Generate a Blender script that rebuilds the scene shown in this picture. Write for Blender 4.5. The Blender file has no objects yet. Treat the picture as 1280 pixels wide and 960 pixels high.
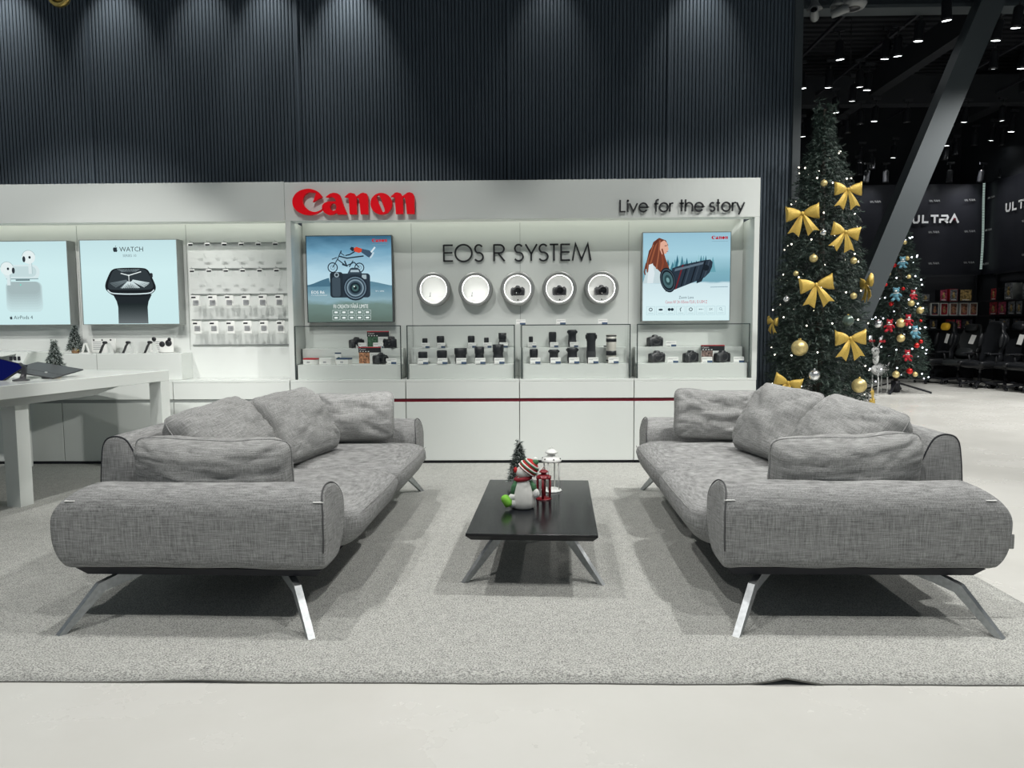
import bpy, bmesh, math, random
from mathutils import Vector, Matrix, noise
PI = math.pi
R = math.radians
SC = bpy.context.scene
COL = SC.collection
# ------------------------------------------------------------------ camera
cd = bpy.data.cameras.new('camera'); cam = bpy.data.objects.new('camera', cd); COL.objects.link(cam)
cd.sensor_width = 36.0; cd.lens = 36.0 * 920 / 1280; cd.clip_start = .05; cd.clip_end = 200
_y, _p, _r = .020, R(4.6), .006
fw = Vector((-math.sin(_y) * math.cos(_p), math.cos(_y) * math.cos(_p), -math.sin(_p)))
rt0 = Vector((math.cos(_y), math.sin(_y), 0)); up0 = rt0.cross(fw)
rt = math.cos(_r) * rt0 - math.sin(_r) * up0; up = math.sin(_r) * rt0 + math.cos(_r) * up0
m4 = Matrix((rt, up, -fw)).transposed().to_4x4(); m4.translation = (0, 0, 1.2)
cam.matrix_world = m4
SC.camera = cam
# ------------------------------------------------------------------ world, lights, exposure
SC.view_settings.view_transform = 'Standard'; SC.view_settings.look = 'None'
SC.view_settings.exposure = 0.0; SC.view_settings.gamma = 1.0; SC.view_settings.use_curve_mapping = False
w = bpy.data.worlds.new('world'); SC.world = w; w.use_nodes = True
w.node_tree.nodes['Background'].inputs[0].default_value = (.80, .92, 1.0, 1)
w.node_tree.nodes['Background'].inputs[1].default_value = .20

def spot(loc, to, power, angle=70, blend=.5, col=(1, .99, .96), size=.06):
    l = bpy.data.lights.new('spot_light', 'SPOT'); l.energy = power; l.spot_size = R(angle); l.spot_blend = blend
    l.color = col; l.shadow_soft_size = size
    o = bpy.data.objects.new('spot_light', l); COL.objects.link(o); o.location = loc
    o.rotation_euler = (Vector(to) - Vector(loc)).to_track_quat('-Z', 'Y').to_euler()
    return o
KEY = [  # the shop's ceiling spotlights above the seating area, and one added low lamp
    ((-1.75, 3.9, 4.9), (-1.2, 4.0, 0), 300, 85), ((2.3, 3.6, 4.9), (.9, 3.9, 0), 420, 80),
    ((-2.4, .9, 4.9), (-1.2, 1.9, 0), 260, 80), ((2.4, .9, 4.9), (1.2, 1.9, 0), 260, 80),
    ((0, 1.4, 4.9), (0, 2.0, 0), 200, 80), ((.1, 4.4, 4.9), (.05, 4.4, 0), 90, 60),
    ((-4.2, 2.7, 4.9), (-4.0, 6.3, 1.25), 480, 42), ((-1.5, 2.7, 4.9), (-1.4, 6.3, 1.25), 280, 42),
    ((1.3, 2.7, 4.9), (1.2, 6.3, 1.25), 280, 42), ((-3.0, 2.2, 4.5), (-3.4, 6.2, .4), 330, 40), ((2.2, 3.2, 2.6), (-3.9, 6.2, .3), 560, 24),  # last entry: unseen low lamp added to brighten the cabinets behind the desk
    ((3.3, 3.9, 5.0), (2.5, 6.3, 1.4), 240, 50), ((4.3, 3.8, 4.9), (4.2, 5.4, 0), 520, 95),
    ((7.2, 7.6, 5.0), (5.6, 8.0, 0), 1150, 105), ((8.6, 10.4, 5.0), (8.0, 10.3, 0), 1000, 100),
    ((5.4, 10.4, 5.0), (6.3, 12.9, 1.5), 380, 45), ((4.6, 6.6, 5.0), (4.7, 9.3, 2.6), 120, 45),
]
for a in KEY: spot(*a)
for x, tx, pw in ((-4.75, -4.7, 75), (-3.75, -3.75, 60), (-2.9, -2.95, 38), (-2.35, -2.3, 55), (-1.6, -1.6, 80), (.25, .2, 20), (1.6, 1.55, 50)):
    spot((x, 6.55, 4.62), (tx, 6.93, 3.5), pw, 56, 1, (1, .98, .93), .03)   # wall washers above the dark ribbed wall
for x, y in ((8.3, 15.2), (9.0, 15.2), (9.25, 15.5), (7.2, 15.3)):
    spot((x, y, 4.6), (x, 15.98, 3.2), 60, 55, .8, (1, 1, 1), .03)
spot((8.5, 14.8, 4.7), (9.68, 14.9, 3.4), 90, 60, .8)
spot((8.6, 13.9, 4.6), (8.5, 15.6, 1.5), 60, 40, .8)

# ------------------------------------------------------------------ materials
def lin(r, g, b):
    f = lambda c: (c / 255 / 12.92) if c / 255 <= .04045 else ((c / 255 + .055) / 1.055) ** 2.4
    return (f(r), f(g), f(b), 1)
def mat(name, col, rough=.5, metal=0, spec=.5, var=0, vscale=20, bump=0, bscale=200, coat=0):
    m = bpy.data.materials.new(name); m.use_nodes = True; n = m.node_tree.nodes; l = m.node_tree.links
    b = n['Principled BSDF']; c = tuple(col) if len(col) == 4 else (*col, 1)
    b.inputs['Base Color'].default_value = c; b.inputs['Roughness'].default_value = rough
    b.inputs['Metallic'].default_value = metal; b.inputs['Specular IOR Level'].default_value = spec
    b.inputs['Coat Weight'].default_value = coat; b.inputs['Coat Roughness'].default_value = .08
    tc = n.new('ShaderNodeTexCoord')
    if var:
        nz = n.new('ShaderNodeTexNoise'); nz.inputs['Scale'].default_value = vscale; nz.inputs['Detail'].default_value = 4
        l.new(tc.outputs['Object'], nz.inputs['Vector'])
        rp = n.new('ShaderNodeValToRGB'); rp.color_ramp.elements[0].position = .3; rp.color_ramp.elements[1].position = .7
        rp.color_ramp.elements[0].color = (*[v * (1 - var) for v in c[:3]], 1)
        rp.color_ramp.elements[1].color = (*[min(1, v * (1 + var)) for v in c[:3]], 1)
        l.new(nz.outputs[0], rp.inputs[0]); l.new(rp.outputs[0], b.inputs['Base Color'])
    if bump:
        nb = n.new('ShaderNodeTexNoise'); nb.inputs['Scale'].default_value = bscale; nb.inputs['Detail'].default_value = 3
        l.new(tc.outputs['Object'], nb.inputs['Vector'])
        bp = n.new('ShaderNodeBump'); bp.inputs['Strength'].default_value = bump; bp.inputs['Distance'].default_value = .004
        l.new(nb.outputs[0], bp.inputs['Height']); l.new(bp.outputs[0], b.inputs['Normal'])
    return m
def emat(name, col, s=1.0):
    m = bpy.data.materials.new(name); m.use_nodes = True; n = m.node_tree.nodes; n.remove(n['Principled BSDF'])
    e = n.new('ShaderNodeEmission'); e.inputs[0].default_value = col if len(col) == 4 else (*col, 1); e.inputs[1].default_value = s
    m.node_tree.links.new(e.outputs[0], n['Material Output'].inputs[0]); return m
def fabric(name, lo, hi, scale=1.0):
    m = mat(name, lo, .95, spec=.15); n = m.node_tree.nodes; l = m.node_tree.links; b = n['Principled BSDF']
    tc = [x for x in n if x.type == 'TEX_COORD'][0]; outs = []
    for sc in ((300, 300, 16), (17, 17, 330), (650, 650, 650)):
        mp = n.new('ShaderNodeMapping'); mp.inputs['Scale'].default_value = tuple(s * scale for s in sc)
        nz = n.new('ShaderNodeTexNoise'); nz.inputs['Scale'].default_value = 1; nz.inputs['Detail'].default_value = 2
        l.new(tc.outputs['Object'], mp.inputs[0]); l.new(mp.outputs[0], nz.inputs['Vector']); outs.append(nz.outputs[0])
    a1 = n.new('ShaderNodeMath'); a1.operation = 'ADD'; l.new(outs[0], a1.inputs[0]); l.new(outs[1], a1.inputs[1])
    a2 = n.new('ShaderNodeMath'); a2.operation = 'MULTIPLY_ADD'; l.new(outs[2], a2.inputs[0]); a2.inputs[1].default_value = .8; l.new(a1.outputs[0], a2.inputs[2])
    dv = n.new('ShaderNodeMath'); dv.operation = 'DIVIDE'; l.new(a2.outputs[0], dv.inputs[0]); dv.inputs[1].default_value = 2.8
    rp = n.new('ShaderNodeValToRGB'); rp.color_ramp.elements[0].position = .36; rp.color_ramp.elements[1].position = .66
    rp.color_ramp.elements[0].color = (*lo, 1); rp.color_ramp.elements[1].color = (*hi, 1)
    l.new(dv.outputs[0], rp.inputs[0]); l.new(rp.outputs[0], b.inputs['Base Color'])
    bp = n.new('ShaderNodeBump'); bp.inputs['Strength'].default_value = .35; bp.inputs['Distance'].default_value = .003
    l.new(dv.outputs[0], bp.inputs['Height']); l.new(bp.outputs[0], b.inputs['Normal'])
    return m
def glassmat():
    m = bpy.data.materials.new('clear_glass'); m.use_nodes = True; n = m.node_tree.nodes; l = m.node_tree.links; n.remove(n['Principled BSDF'])
    t = n.new('ShaderNodeBsdfTransparent'); t.inputs[0].default_value = (.988, .994, .99, 1)
    g = n.new('ShaderNodeBsdfGlossy'); g.inputs['Roughness'].default_value = .03
    f = n.new('ShaderNodeLayerWeight'); f.inputs[0].default_value = .25
    pw = n.new('ShaderNodeMath'); pw.operation = 'POWER'; l.new(f.outputs['Facing'], pw.inputs[0]); pw.inputs[1].default_value = 2.5
    ma = n.new('ShaderNodeMath'); ma.operation = 'MULTIPLY_ADD'; l.new(pw.outputs[0], ma.inputs[0]); ma.inputs[1].default_value = .35; ma.inputs[2].default_value = .025
    mx = n.new('ShaderNodeMixShader'); l.new(ma.outputs[0], mx.inputs[0]); l.new(t.outputs[0], mx.inputs[1]); l.new(g.outputs[0], mx.inputs[2])
    l.new(mx.outputs[0], n['Material Output'].inputs[0]); return m
M = {}
M['white'] = mat('white_gloss_laminate', (.70, .73, .70), .16, spec=.45)
M['whitem'] = mat('white_satin_laminate', (.70, .725, .70), .35)
M['cream'] = mat('white_paper', (.82, .83, .8), .6)
M['seam'] = mat('panel_joint_grey', (.22, .235, .22), .6)  # plain grey of the joint lines between panels
M['fabric'] = fabric('grey_woven_fabric', (.125, .126, .125), (.44, .443, .436))
M['fabric2'] = fabric('grey_woven_pillow_fabric', (.145, .146, .143), (.45, .453, .443), 1.15)
M['piping'] = mat('dark_grey_piping', (.075, .076, .078), .8)
M['tag'] = mat('white_thread', (.8, .8, .78), .7)
M['frame'] = mat('black_underframe', (.012, .013, .018), .6)
M['steel'] = mat('brushed_steel', (.50, .52, .53), .5, 1.0, var=.12, vscale=60)
M['tabletop'] = mat('black_stained_oak', (.006, .007, .009), .18, spec=.28)
M['black'] = mat('black_plastic', (.012, .013, .016), .42)
M['blackg'] = mat('black_gloss', (.008, .009, .011), .12)
M['dgrey'] = mat('dark_grey_plastic', (.045, .047, .05), .45)
M['grey'] = mat('grey_metal', (.30, .32, .31), .4, .3)
M['red'] = mat('red_acrylic', (1, .0, .01), .35, spec=.25)
M['darkred'] = mat('dark_red_strip', (.13, .006, .016), .35)
M['glass'] = glassmat()
M['gedge'] = mat('dark_glass_edge', (.05, .065, .062), .2)
M['baseb'] = mat('black_toe_kick', (.018, .02, .026), .5)
M['cardblue'] = mat('blue_print', (.035, .075, .15), .5)
M['print'] = mat('grey_print', (.35, .36, .37), .6)
M['cardred'] = mat('red_print', (.5, .02, .03), .5)
M['led'] = emat('white_led', (1, 1, .97), 7)

# ------------------------------------------------------------------ mesh helpers
class MB:
    def __init__(s): s.v = []; s.f = []; s.mi = []; s.sm = []
    def add(s, vs, fs, m=0, smooth=False, T=None):
        o = len(s.v)
        s.v += [tuple(T @ Vector(q)) for q in vs] if T else [tuple(q) for q in vs]
        for f in fs: s.f.append([i + o for i in f]); s.mi.append(m); s.sm.append(smooth)
        return s
    def box(s, x0, x1, y0, y1, z0, z1, m=0, bev=0, T=None, seg=1):
        if bev:
            b = bmesh.new(); bmesh.ops.create_cube(b, size=1)
            for q in b.verts: q.co = Vector(((x0 + x1) / 2 + q.co.x * (x1 - x0), (y0 + y1) / 2 + q.co.y * (y1 - y0), (z0 + z1) / 2 + q.co.z * (z1 - z0)))
            bmesh.ops.bevel(b, geom=b.edges[:], offset=bev, segments=seg, affect='EDGES', profile=.5)
            b.verts.index_update(); s.add([q.co[:] for q in b.verts], [[q.index for q in f.verts] for f in b.faces], m, seg > 1, T); b.free(); return s
        return s.add([(x0, y0, z0), (x1, y0, z0), (x1, y1, z0), (x0, y1, z0), (x0, y0, z1), (x1, y0, z1), (x1, y1, z1), (x0, y1, z1)],
                     [(0, 3, 2, 1), (4, 5, 6, 7), (0, 1, 5, 4), (1, 2, 6, 5), (2, 3, 7, 6), (3, 0, 4, 7)], m, False, T)
    def loops(s, L, m=0, smooth=True, cap=True, T=None):      # rings of equal length joined into a skin
        n = len(L[0]); vs = [q for r in L for q in r]; fs = []
        for i in range(len(L) - 1):
            for j in range(n): fs.append((i * n + j, i * n + (j + 1) % n, (i + 1) * n + (j + 1) % n, (i + 1) * n + j))
        if cap: fs.append(tuple(range(n - 1, -1, -1))); fs.append(tuple((len(L) - 1) * n + j for j in range(n)))
        return s.add(vs, fs, m, smooth, T)
    def lathe(s, prof, seg=24, m=0, T=None, smooth=True, cap=True):
        return s.loops([[(r * math.cos(2 * PI * j / seg), r * math.sin(2 * PI * j / seg), z) for j in range(seg)] for r, z in prof], m, smooth, cap, T)
    def tube(s, pts, r, seg=8, m=0, T=None, cap=True, flat=1.0):
        P = [Vector(p) for p in pts]; L = []; last = None
        for i, p in enumerate(P):
            d = (P[min(i + 1, len(P) - 1)] - P[max(i - 1, 0)]); d = d.normalized() if d.length > 1e-9 else Vector((0, 0, 1))
            if last is None: a = d.cross(Vector((0, 0, 1)) if abs(d.z) < .9 else Vector((1, 0, 0))).normalized()
            else: a = (last - d * last.dot(d)).normalized()
            last = a; b = d.cross(a); rr = r[i] if isinstance(r, (list, tuple)) else r
            L.append([tuple(p + a * rr * math.cos(2 * PI * j / seg) + b * rr * flat * math.sin(2 * PI * j / seg)) for j in range(seg)])
        return s.loops(L, m, True, cap, T)
    def prism(s, poly, y0, y1, m=0, T=None):                  # outline in (x, z), extruded along y
        n = len(poly); vs = [(x, y0, z) for x, z in poly] + [(x, y1, z) for x, z in poly]
        return s.add(vs, [tuple(range(n)), tuple(range(2 * n - 1, n - 1, -1))] + [(i, i + n, (i + 1) % n + n, (i + 1) % n) for i in range(n)], m, False, T)
    def strip(s, pts, wd, y0, y1, m=0, T=None, closed=False):  # a stroke of constant width in the xz plane
        P = [Vector((p[0], p[1])) for p in pts]; n = len(P); A = []; B = []
        for i in range(n):
            a = P[(i - 1) % n] if (closed or i > 0) else None; b = P[(i + 1) % n] if (closed or i < n - 1) else None
            d1 = (P[i] - a).normalized() if a is not None else None; d2 = (b - P[i]).normalized() if b is not None else None
            d1 = d1 or d2; d2 = d2 or d1; t = (d1 + d2); t = t.normalized() if t.length > 1e-6 else d1
            nn = Vector((-t.y, t.x)); k = wd / 2 / max(.35, abs(nn.dot(Vector((-d1.y, d1.x)))))
            A.append(P[i] + nn * k); B.append(P[i] - nn * k)
        k = n if closed else n - 1
        for i in range(k):
            j = (i + 1) % n
            q = [A[i], B[i], B[j], A[j]]
            vs = [(p.x, y0, p.y) for p in q] + [(p.x, y1, p.y) for p in q]
            s.add(vs, [(0, 1, 2, 3), (7, 6, 5, 4), (0, 3, 7, 4), (1, 5, 6, 2), (0, 4, 5, 1), (3, 2, 6, 7)], m, False, T)
        return s
    def sphere(s, c, r, seg=16, rings=10, m=0, T=None, e=1.0):
        r = (r, r, r) if isinstance(r, (int, float)) else r
        q = lambda v: math.copysign(abs(v) ** e, v)
        L = []
        for i in range(rings + 1):
            t = -PI / 2 + PI * i / rings; t = max(-PI / 2 + .02, min(PI / 2 - .02, t))
            L.append([(c[0] + r[0] * q(math.cos(t)) * q(math.cos(2 * PI * j / seg)), c[1] + r[1] * q(math.cos(t)) * q(math.sin(2 * PI * j / seg)), c[2] + r[2] * q(math.sin(t))) for j in range(seg)])
        return s.loops(L, m, True, True, T)
    def build(s, name, mats, parent=None, loc=(0, 0, 0), rot=(0, 0, 0)):
        me = bpy.data.meshes.new(name); me.from_pydata(s.v, [], s.f)
        for x in (mats if isinstance(mats, (list, tuple)) else [mats]): me.materials.append(M[x] if isinstance(x, str) else x)
        me.polygons.foreach_set('material_index', s.mi); me.polygons.foreach_set('use_smooth', s.sm); me.update()
        o = bpy.data.objects.new(name, me); COL.objects.link(o); o.location = loc; o.rotation_euler = rot
        if parent: o.parent = parent
        return o
def tag(o, label, cat, group=None):
    o['label'] = label; o['category'] = cat
    if group: o['group'] = group
    return o
def thing(name, label, cat, loc=(0, 0, 0), rz=0, group=None):
    o = bpy.data.objects.new(name, None); COL.objects.link(o); o.empty_display_size = .1
    o.location = loc; o.rotation_euler = (0, 0, rz); return tag(o, label, cat, group)
def struct(o): o['kind'] = 'structure'; return o
def copy_tree(o, parent=None):
    c = o.copy(); COL.objects.link(c)
    if parent: c.parent = parent
    for ch in list(o.children): copy_tree(ch, c)
    return c
def dup(o, label, loc, rz=None):
    c = copy_tree(o); c['label'] = label; c.location = loc
    if rz is not None: c.rotation_euler = (0, 0, rz)
    return c
ORD = ['first', 'second', 'third', 'fourth', 'fifth', 'sixth', 'seventh', 'eighth', 'ninth', 'tenth', 'eleventh', 'twelfth', 'thirteenth', 'fourteenth', 'fifteenth', 'sixteenth']
def TR(loc=(0, 0, 0), rot=(0, 0, 0), sc=1): return Matrix.LocRotScale(Vector(loc), __import__('mathutils').Euler(rot), Vector((sc, sc, sc)) if isinstance(sc, (int, float)) else Vector(sc))
_tc = {}
def text(mb, string, size, x, z, y, m=0, align='LEFT', sx=1.0, depth=0):
    """lettering with the built-in font, standing in the xz plane facing -y"""
    if string not in _tc:
        c = bpy.data.curves.new('lettering', 'FONT'); c.body = string; c.size = 1; c.resolution_u = 2
        o = bpy.data.objects.new('lettering', c); COL.objects.link(o); bpy.context.view_layer.update()
        me = bpy.data.meshes.new_from_object(o.evaluated_get(bpy.context.evaluated_depsgraph_get()))
        _tc[string] = ([q.co[:2] for q in me.vertices], [tuple(p.vertices) for p in me.polygons])
        bpy.data.objects.remove(o); bpy.data.curves.remove(c); bpy.data.meshes.remove(me)
    vs, fs = _tc[string]; wd = max([q[0] for q in vs] or [0]) * size * sx
    off = {'LEFT': 0, 'CENTER': -wd / 2, 'RIGHT': -wd}[align]
    mb.add([(x + off + a * size * sx, y, z + b * size) for a, b in vs], fs, m); return mb
def arc(cx, cy, rx, ry, a0, a1, n=14): return [(cx + rx * math.cos(R(a0 + (a1 - a0) * i / n)), cy + ry * math.sin(R(a0 + (a1 - a0) * i / n))) for i in range(n + 1)]
def smooth_path(pts, n=6, closed=False):
    P = [Vector(p) for p in pts]; out = []; k = len(P); rng = range(k if closed else k - 1)
    for i in rng:
        a, b, c, d = (P[(i - 1) % k], P[i], P[(i + 1) % k], P[(i + 2) % k]) if closed else (P[max(i - 1, 0)], P[i], P[i + 1], P[min(i + 2, k - 1)])
        for j in range(n):
            t = j / n; out.append(.5 * ((2 * b) + (c - a) * t + (2 * a - 5 * b + 4 * c - d) * t * t + (3 * b - a - 3 * c + d) * t ** 3))
    if not closed: out.append(P[-1])
    return [tuple(q) for q in out]

# ------------------------------------------------------------------ the hall: floor, ceiling, walls
def concrete():
    m = mat('pale_polished_concrete', (.66, .655, .61), .22, spec=.45); n = m.node_tree.nodes; l = m.node_tree.links; b = n['Principled BSDF']
    tc = [x for x in n if x.type == 'TEX_COORD'][0]
    z = n.new('ShaderNodeTexNoise'); z.inputs['Scale'].default_value = .9; z.inputs['Detail'].default_value = 8; z.inputs['Roughness'].default_value = .6
    l.new(tc.outputs['Object'], z.inputs['Vector']); r = n.new('ShaderNodeValToRGB')
    r.color_ramp.elements[0].position = .32; r.color_ramp.elements[0].color = (.60, .595, .555, 1); r.color_ramp.elements[1].position = .72; r.color_ramp.elements[1].color = (.68, .675, .64, 1)
    l.new(z.outputs[0], r.inputs[0]); l.new(r.outputs[0], b.inputs['Base Color'])
    r2 = n.new('ShaderNodeMapRange'); r2.inputs['To Min'].default_value = .18; r2.inputs['To Max'].default_value = .36; l.new(z.outputs[0], r2.inputs[0]); l.new(r2.outputs[0], b.inputs['Roughness'])
    return m
def carpetmat():
    m = mat('grey_speckled_loop_pile', (.4, .4, .38), .98, spec=.1); n = m.node_tree.nodes; l = m.node_tree.links; b = n['Principled BSDF']
    tc = [x for x in n if x.type == 'TEX_COORD'][0]; o = []
    for sc, dt in ((170, 3), (45, 2)):
        z = n.new('ShaderNodeTexNoise'); z.inputs['Scale'].default_value = sc; z.inputs['Detail'].default_value = dt; l.new(tc.outputs['Object'], z.inputs['Vector']); o.append(z)
    a = n.new('ShaderNodeMath'); a.operation = 'MULTIPLY_ADD'; l.new(o[1].outputs[0], a.inputs[0]); a.inputs[1].default_value = .2; l.new(o[0].outputs[0], a.inputs[2])
    r = n.new('ShaderNodeValToRGB'); e = r.color_ramp.elements
    e[0].position = .44; e[0].color = (.20, .20, .19, 1); e[1].position = .72; e[1].color = (.57, .575, .54, 1)
    l.new(a.outputs[0], r.inputs[0]); l.new(r.outputs[0], b.inputs['Base Color'])
    bp = n.new('ShaderNodeBump'); bp.inputs['Strength'].default_value = .6; bp.inputs['Distance'].default_value = .006
    l.new(o[0].outputs[0], bp.inputs['Height']); l.new(bp.outputs[0], b.inputs['Normal']); return m
M['concrete'] = concrete(); M['carpet'] = carpetmat()
M['wallribs'] = mat('dark_ribbed_metal_cladding', (.082, .106, .132), .45, .15, .5)
M['darkwall'] = mat('near_black_wall_paint', (.006, .008, .012), .8)
M['ceil'] = mat('near_black_ceiling_deck', (.010, .012, .016), .8)
M['beam'] = mat('dark_grey_steel_paint', (.06, .072, .078), .5, .1)
struct(MB().box(-7, 12, -3, 18, -.2, 0).build('floor', 'concrete'))
mb = MB().box(-7, 12, -3, 18, 6.3, 6.4)
for i in range(60): mb.box(2.6, 12, 6 + i * .2, 6.1 + i * .2, 6.24, 6.3)
struct(mb.build('ceiling', 'ceil'))
struct(MB().box(-7, 12, 17, 17.2, 0, 6.3).build('wall_back', 'darkwall'))
struct(MB().box(9.72, 9.95, 6, 17, 0, 6.3).build('wall_right', 'darkwall'))
mb = MB(); x = -7.0; pts = []
while x < 2.42:
    for a, d in ((0, 0), (.008, -.0045), (.018, -.0045), (.026, 0)): pts.append((x + a, 6.9 + d))
    x += .033
mb.add([(a, b, 0) for a, b in pts] + [(a, b, 6.3) for a, b in pts], [(i, i + 1, i + 1 + len(pts), i + len(pts)) for i in range(len(pts) - 1)])
for sx in (-5.95, -4.02, -2.09, -.16, 1.29): mb.box(sx, sx + .022, 6.878, 6.9, 0, 6.3)
mb.box(-7, 2.42, 6.9, 7.05, 0, 6.3)
struct(mb.build('wall_left', 'wallribs'))
struct(MB().box(2.415, 2.49, 6.868, 7.06, 0, 6.3, bev=.004).build('trim_1', 'beam'))
# steel: the beam across, the slanted brace, purlins
mb = MB().box(2.5, 9.72, 9.38, 9.62, 5.02, 5.06).box(2.5, 9.72, 9.48, 9.52, 5.06, 5.5).box(2.5, 9.72, 9.38, 9.62, 5.5, 5.54)
struct(mb.build('trim_2', 'beam'))
def bar(mb, a, b, wd, th, m=0):
    a, b = Vector(a), Vector(b); d = (b - a).normalized(); s = d.cross(Vector((0, 1, 0))).normalized(); u = s.cross(d)
    L = [[tuple(p + s * i * wd / 2 + u * j * th / 2) for i, j in ((-1, -1), (1, -1), (1, 1), (-1, 1))] for p in (a, b)]
    return mb.loops(L, m, False)
struct(bar(MB(), (5.78, 9.3, 5.55), (3.62, 9.3, 0), .27, .22).build('trim_3', 'beam'))
for i, (x, wd) in enumerate(((3.3, .3), (6.3, .2), (9.0, .3))):
    struct(MB().box(x, x + wd, 9.7, 17, 5.35, 5.75).build('trim_%d' % (4 + i), 'ceil'))
struct(MB().box(2.5, 9.72, 14.0, 14.25, 5.2, 5.7).build('trim_7', 'ceil'))

# ------------------------------------------------------------------ carpet under the sofas
mb = MB(); NX, NY = 130, 40; vs = []
for j in range(NY + 1):
    for i in range(NX + 1):
        x = -5.6 + 7.7 * i / NX; y = 2.375 + 3.9 * (j / NY)
        if j == 0: y += .004 * noise.noise((x * 3, 0, 0)) + .002 * noise.noise((x * 17, 2, 0))
        z = .012 + (.022 * math.exp(-((x - .86) / .07) ** 2) + .007 * math.exp(-((x + 1.1) / .2) ** 2)) * max(0, 1 - j * .55) - (.007 if j == 0 else 0)
        vs.append((x, y, z))
n = NX + 1
mb.add(vs, [(j * n + i, j * n + i + 1, (j + 1) * n + i + 1, (j + 1) * n + i) for j in range(NY) for i in range(NX)], 0, True)
edge = [i for i in range(n)] + [j * n + NX for j in range(1, NY + 1)]
o = len(mb.v); mb.v += [(mb.v[k][0], mb.v[k][1], max(.0, mb.v[k][2] - .006)) for k in edge]
for q in range(len(edge) - 1): mb.f.append([edge[q], o + q, o + q + 1, edge[q + 1]]); mb.mi.append(1); mb.sm.append(False)
tag(mb.build('carpet', ['carpet', mat('carpet_edge', (.17, .17, .155), .9)]), 'large grey speckled carpet under both sofas and the low table', 'carpet')

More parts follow.
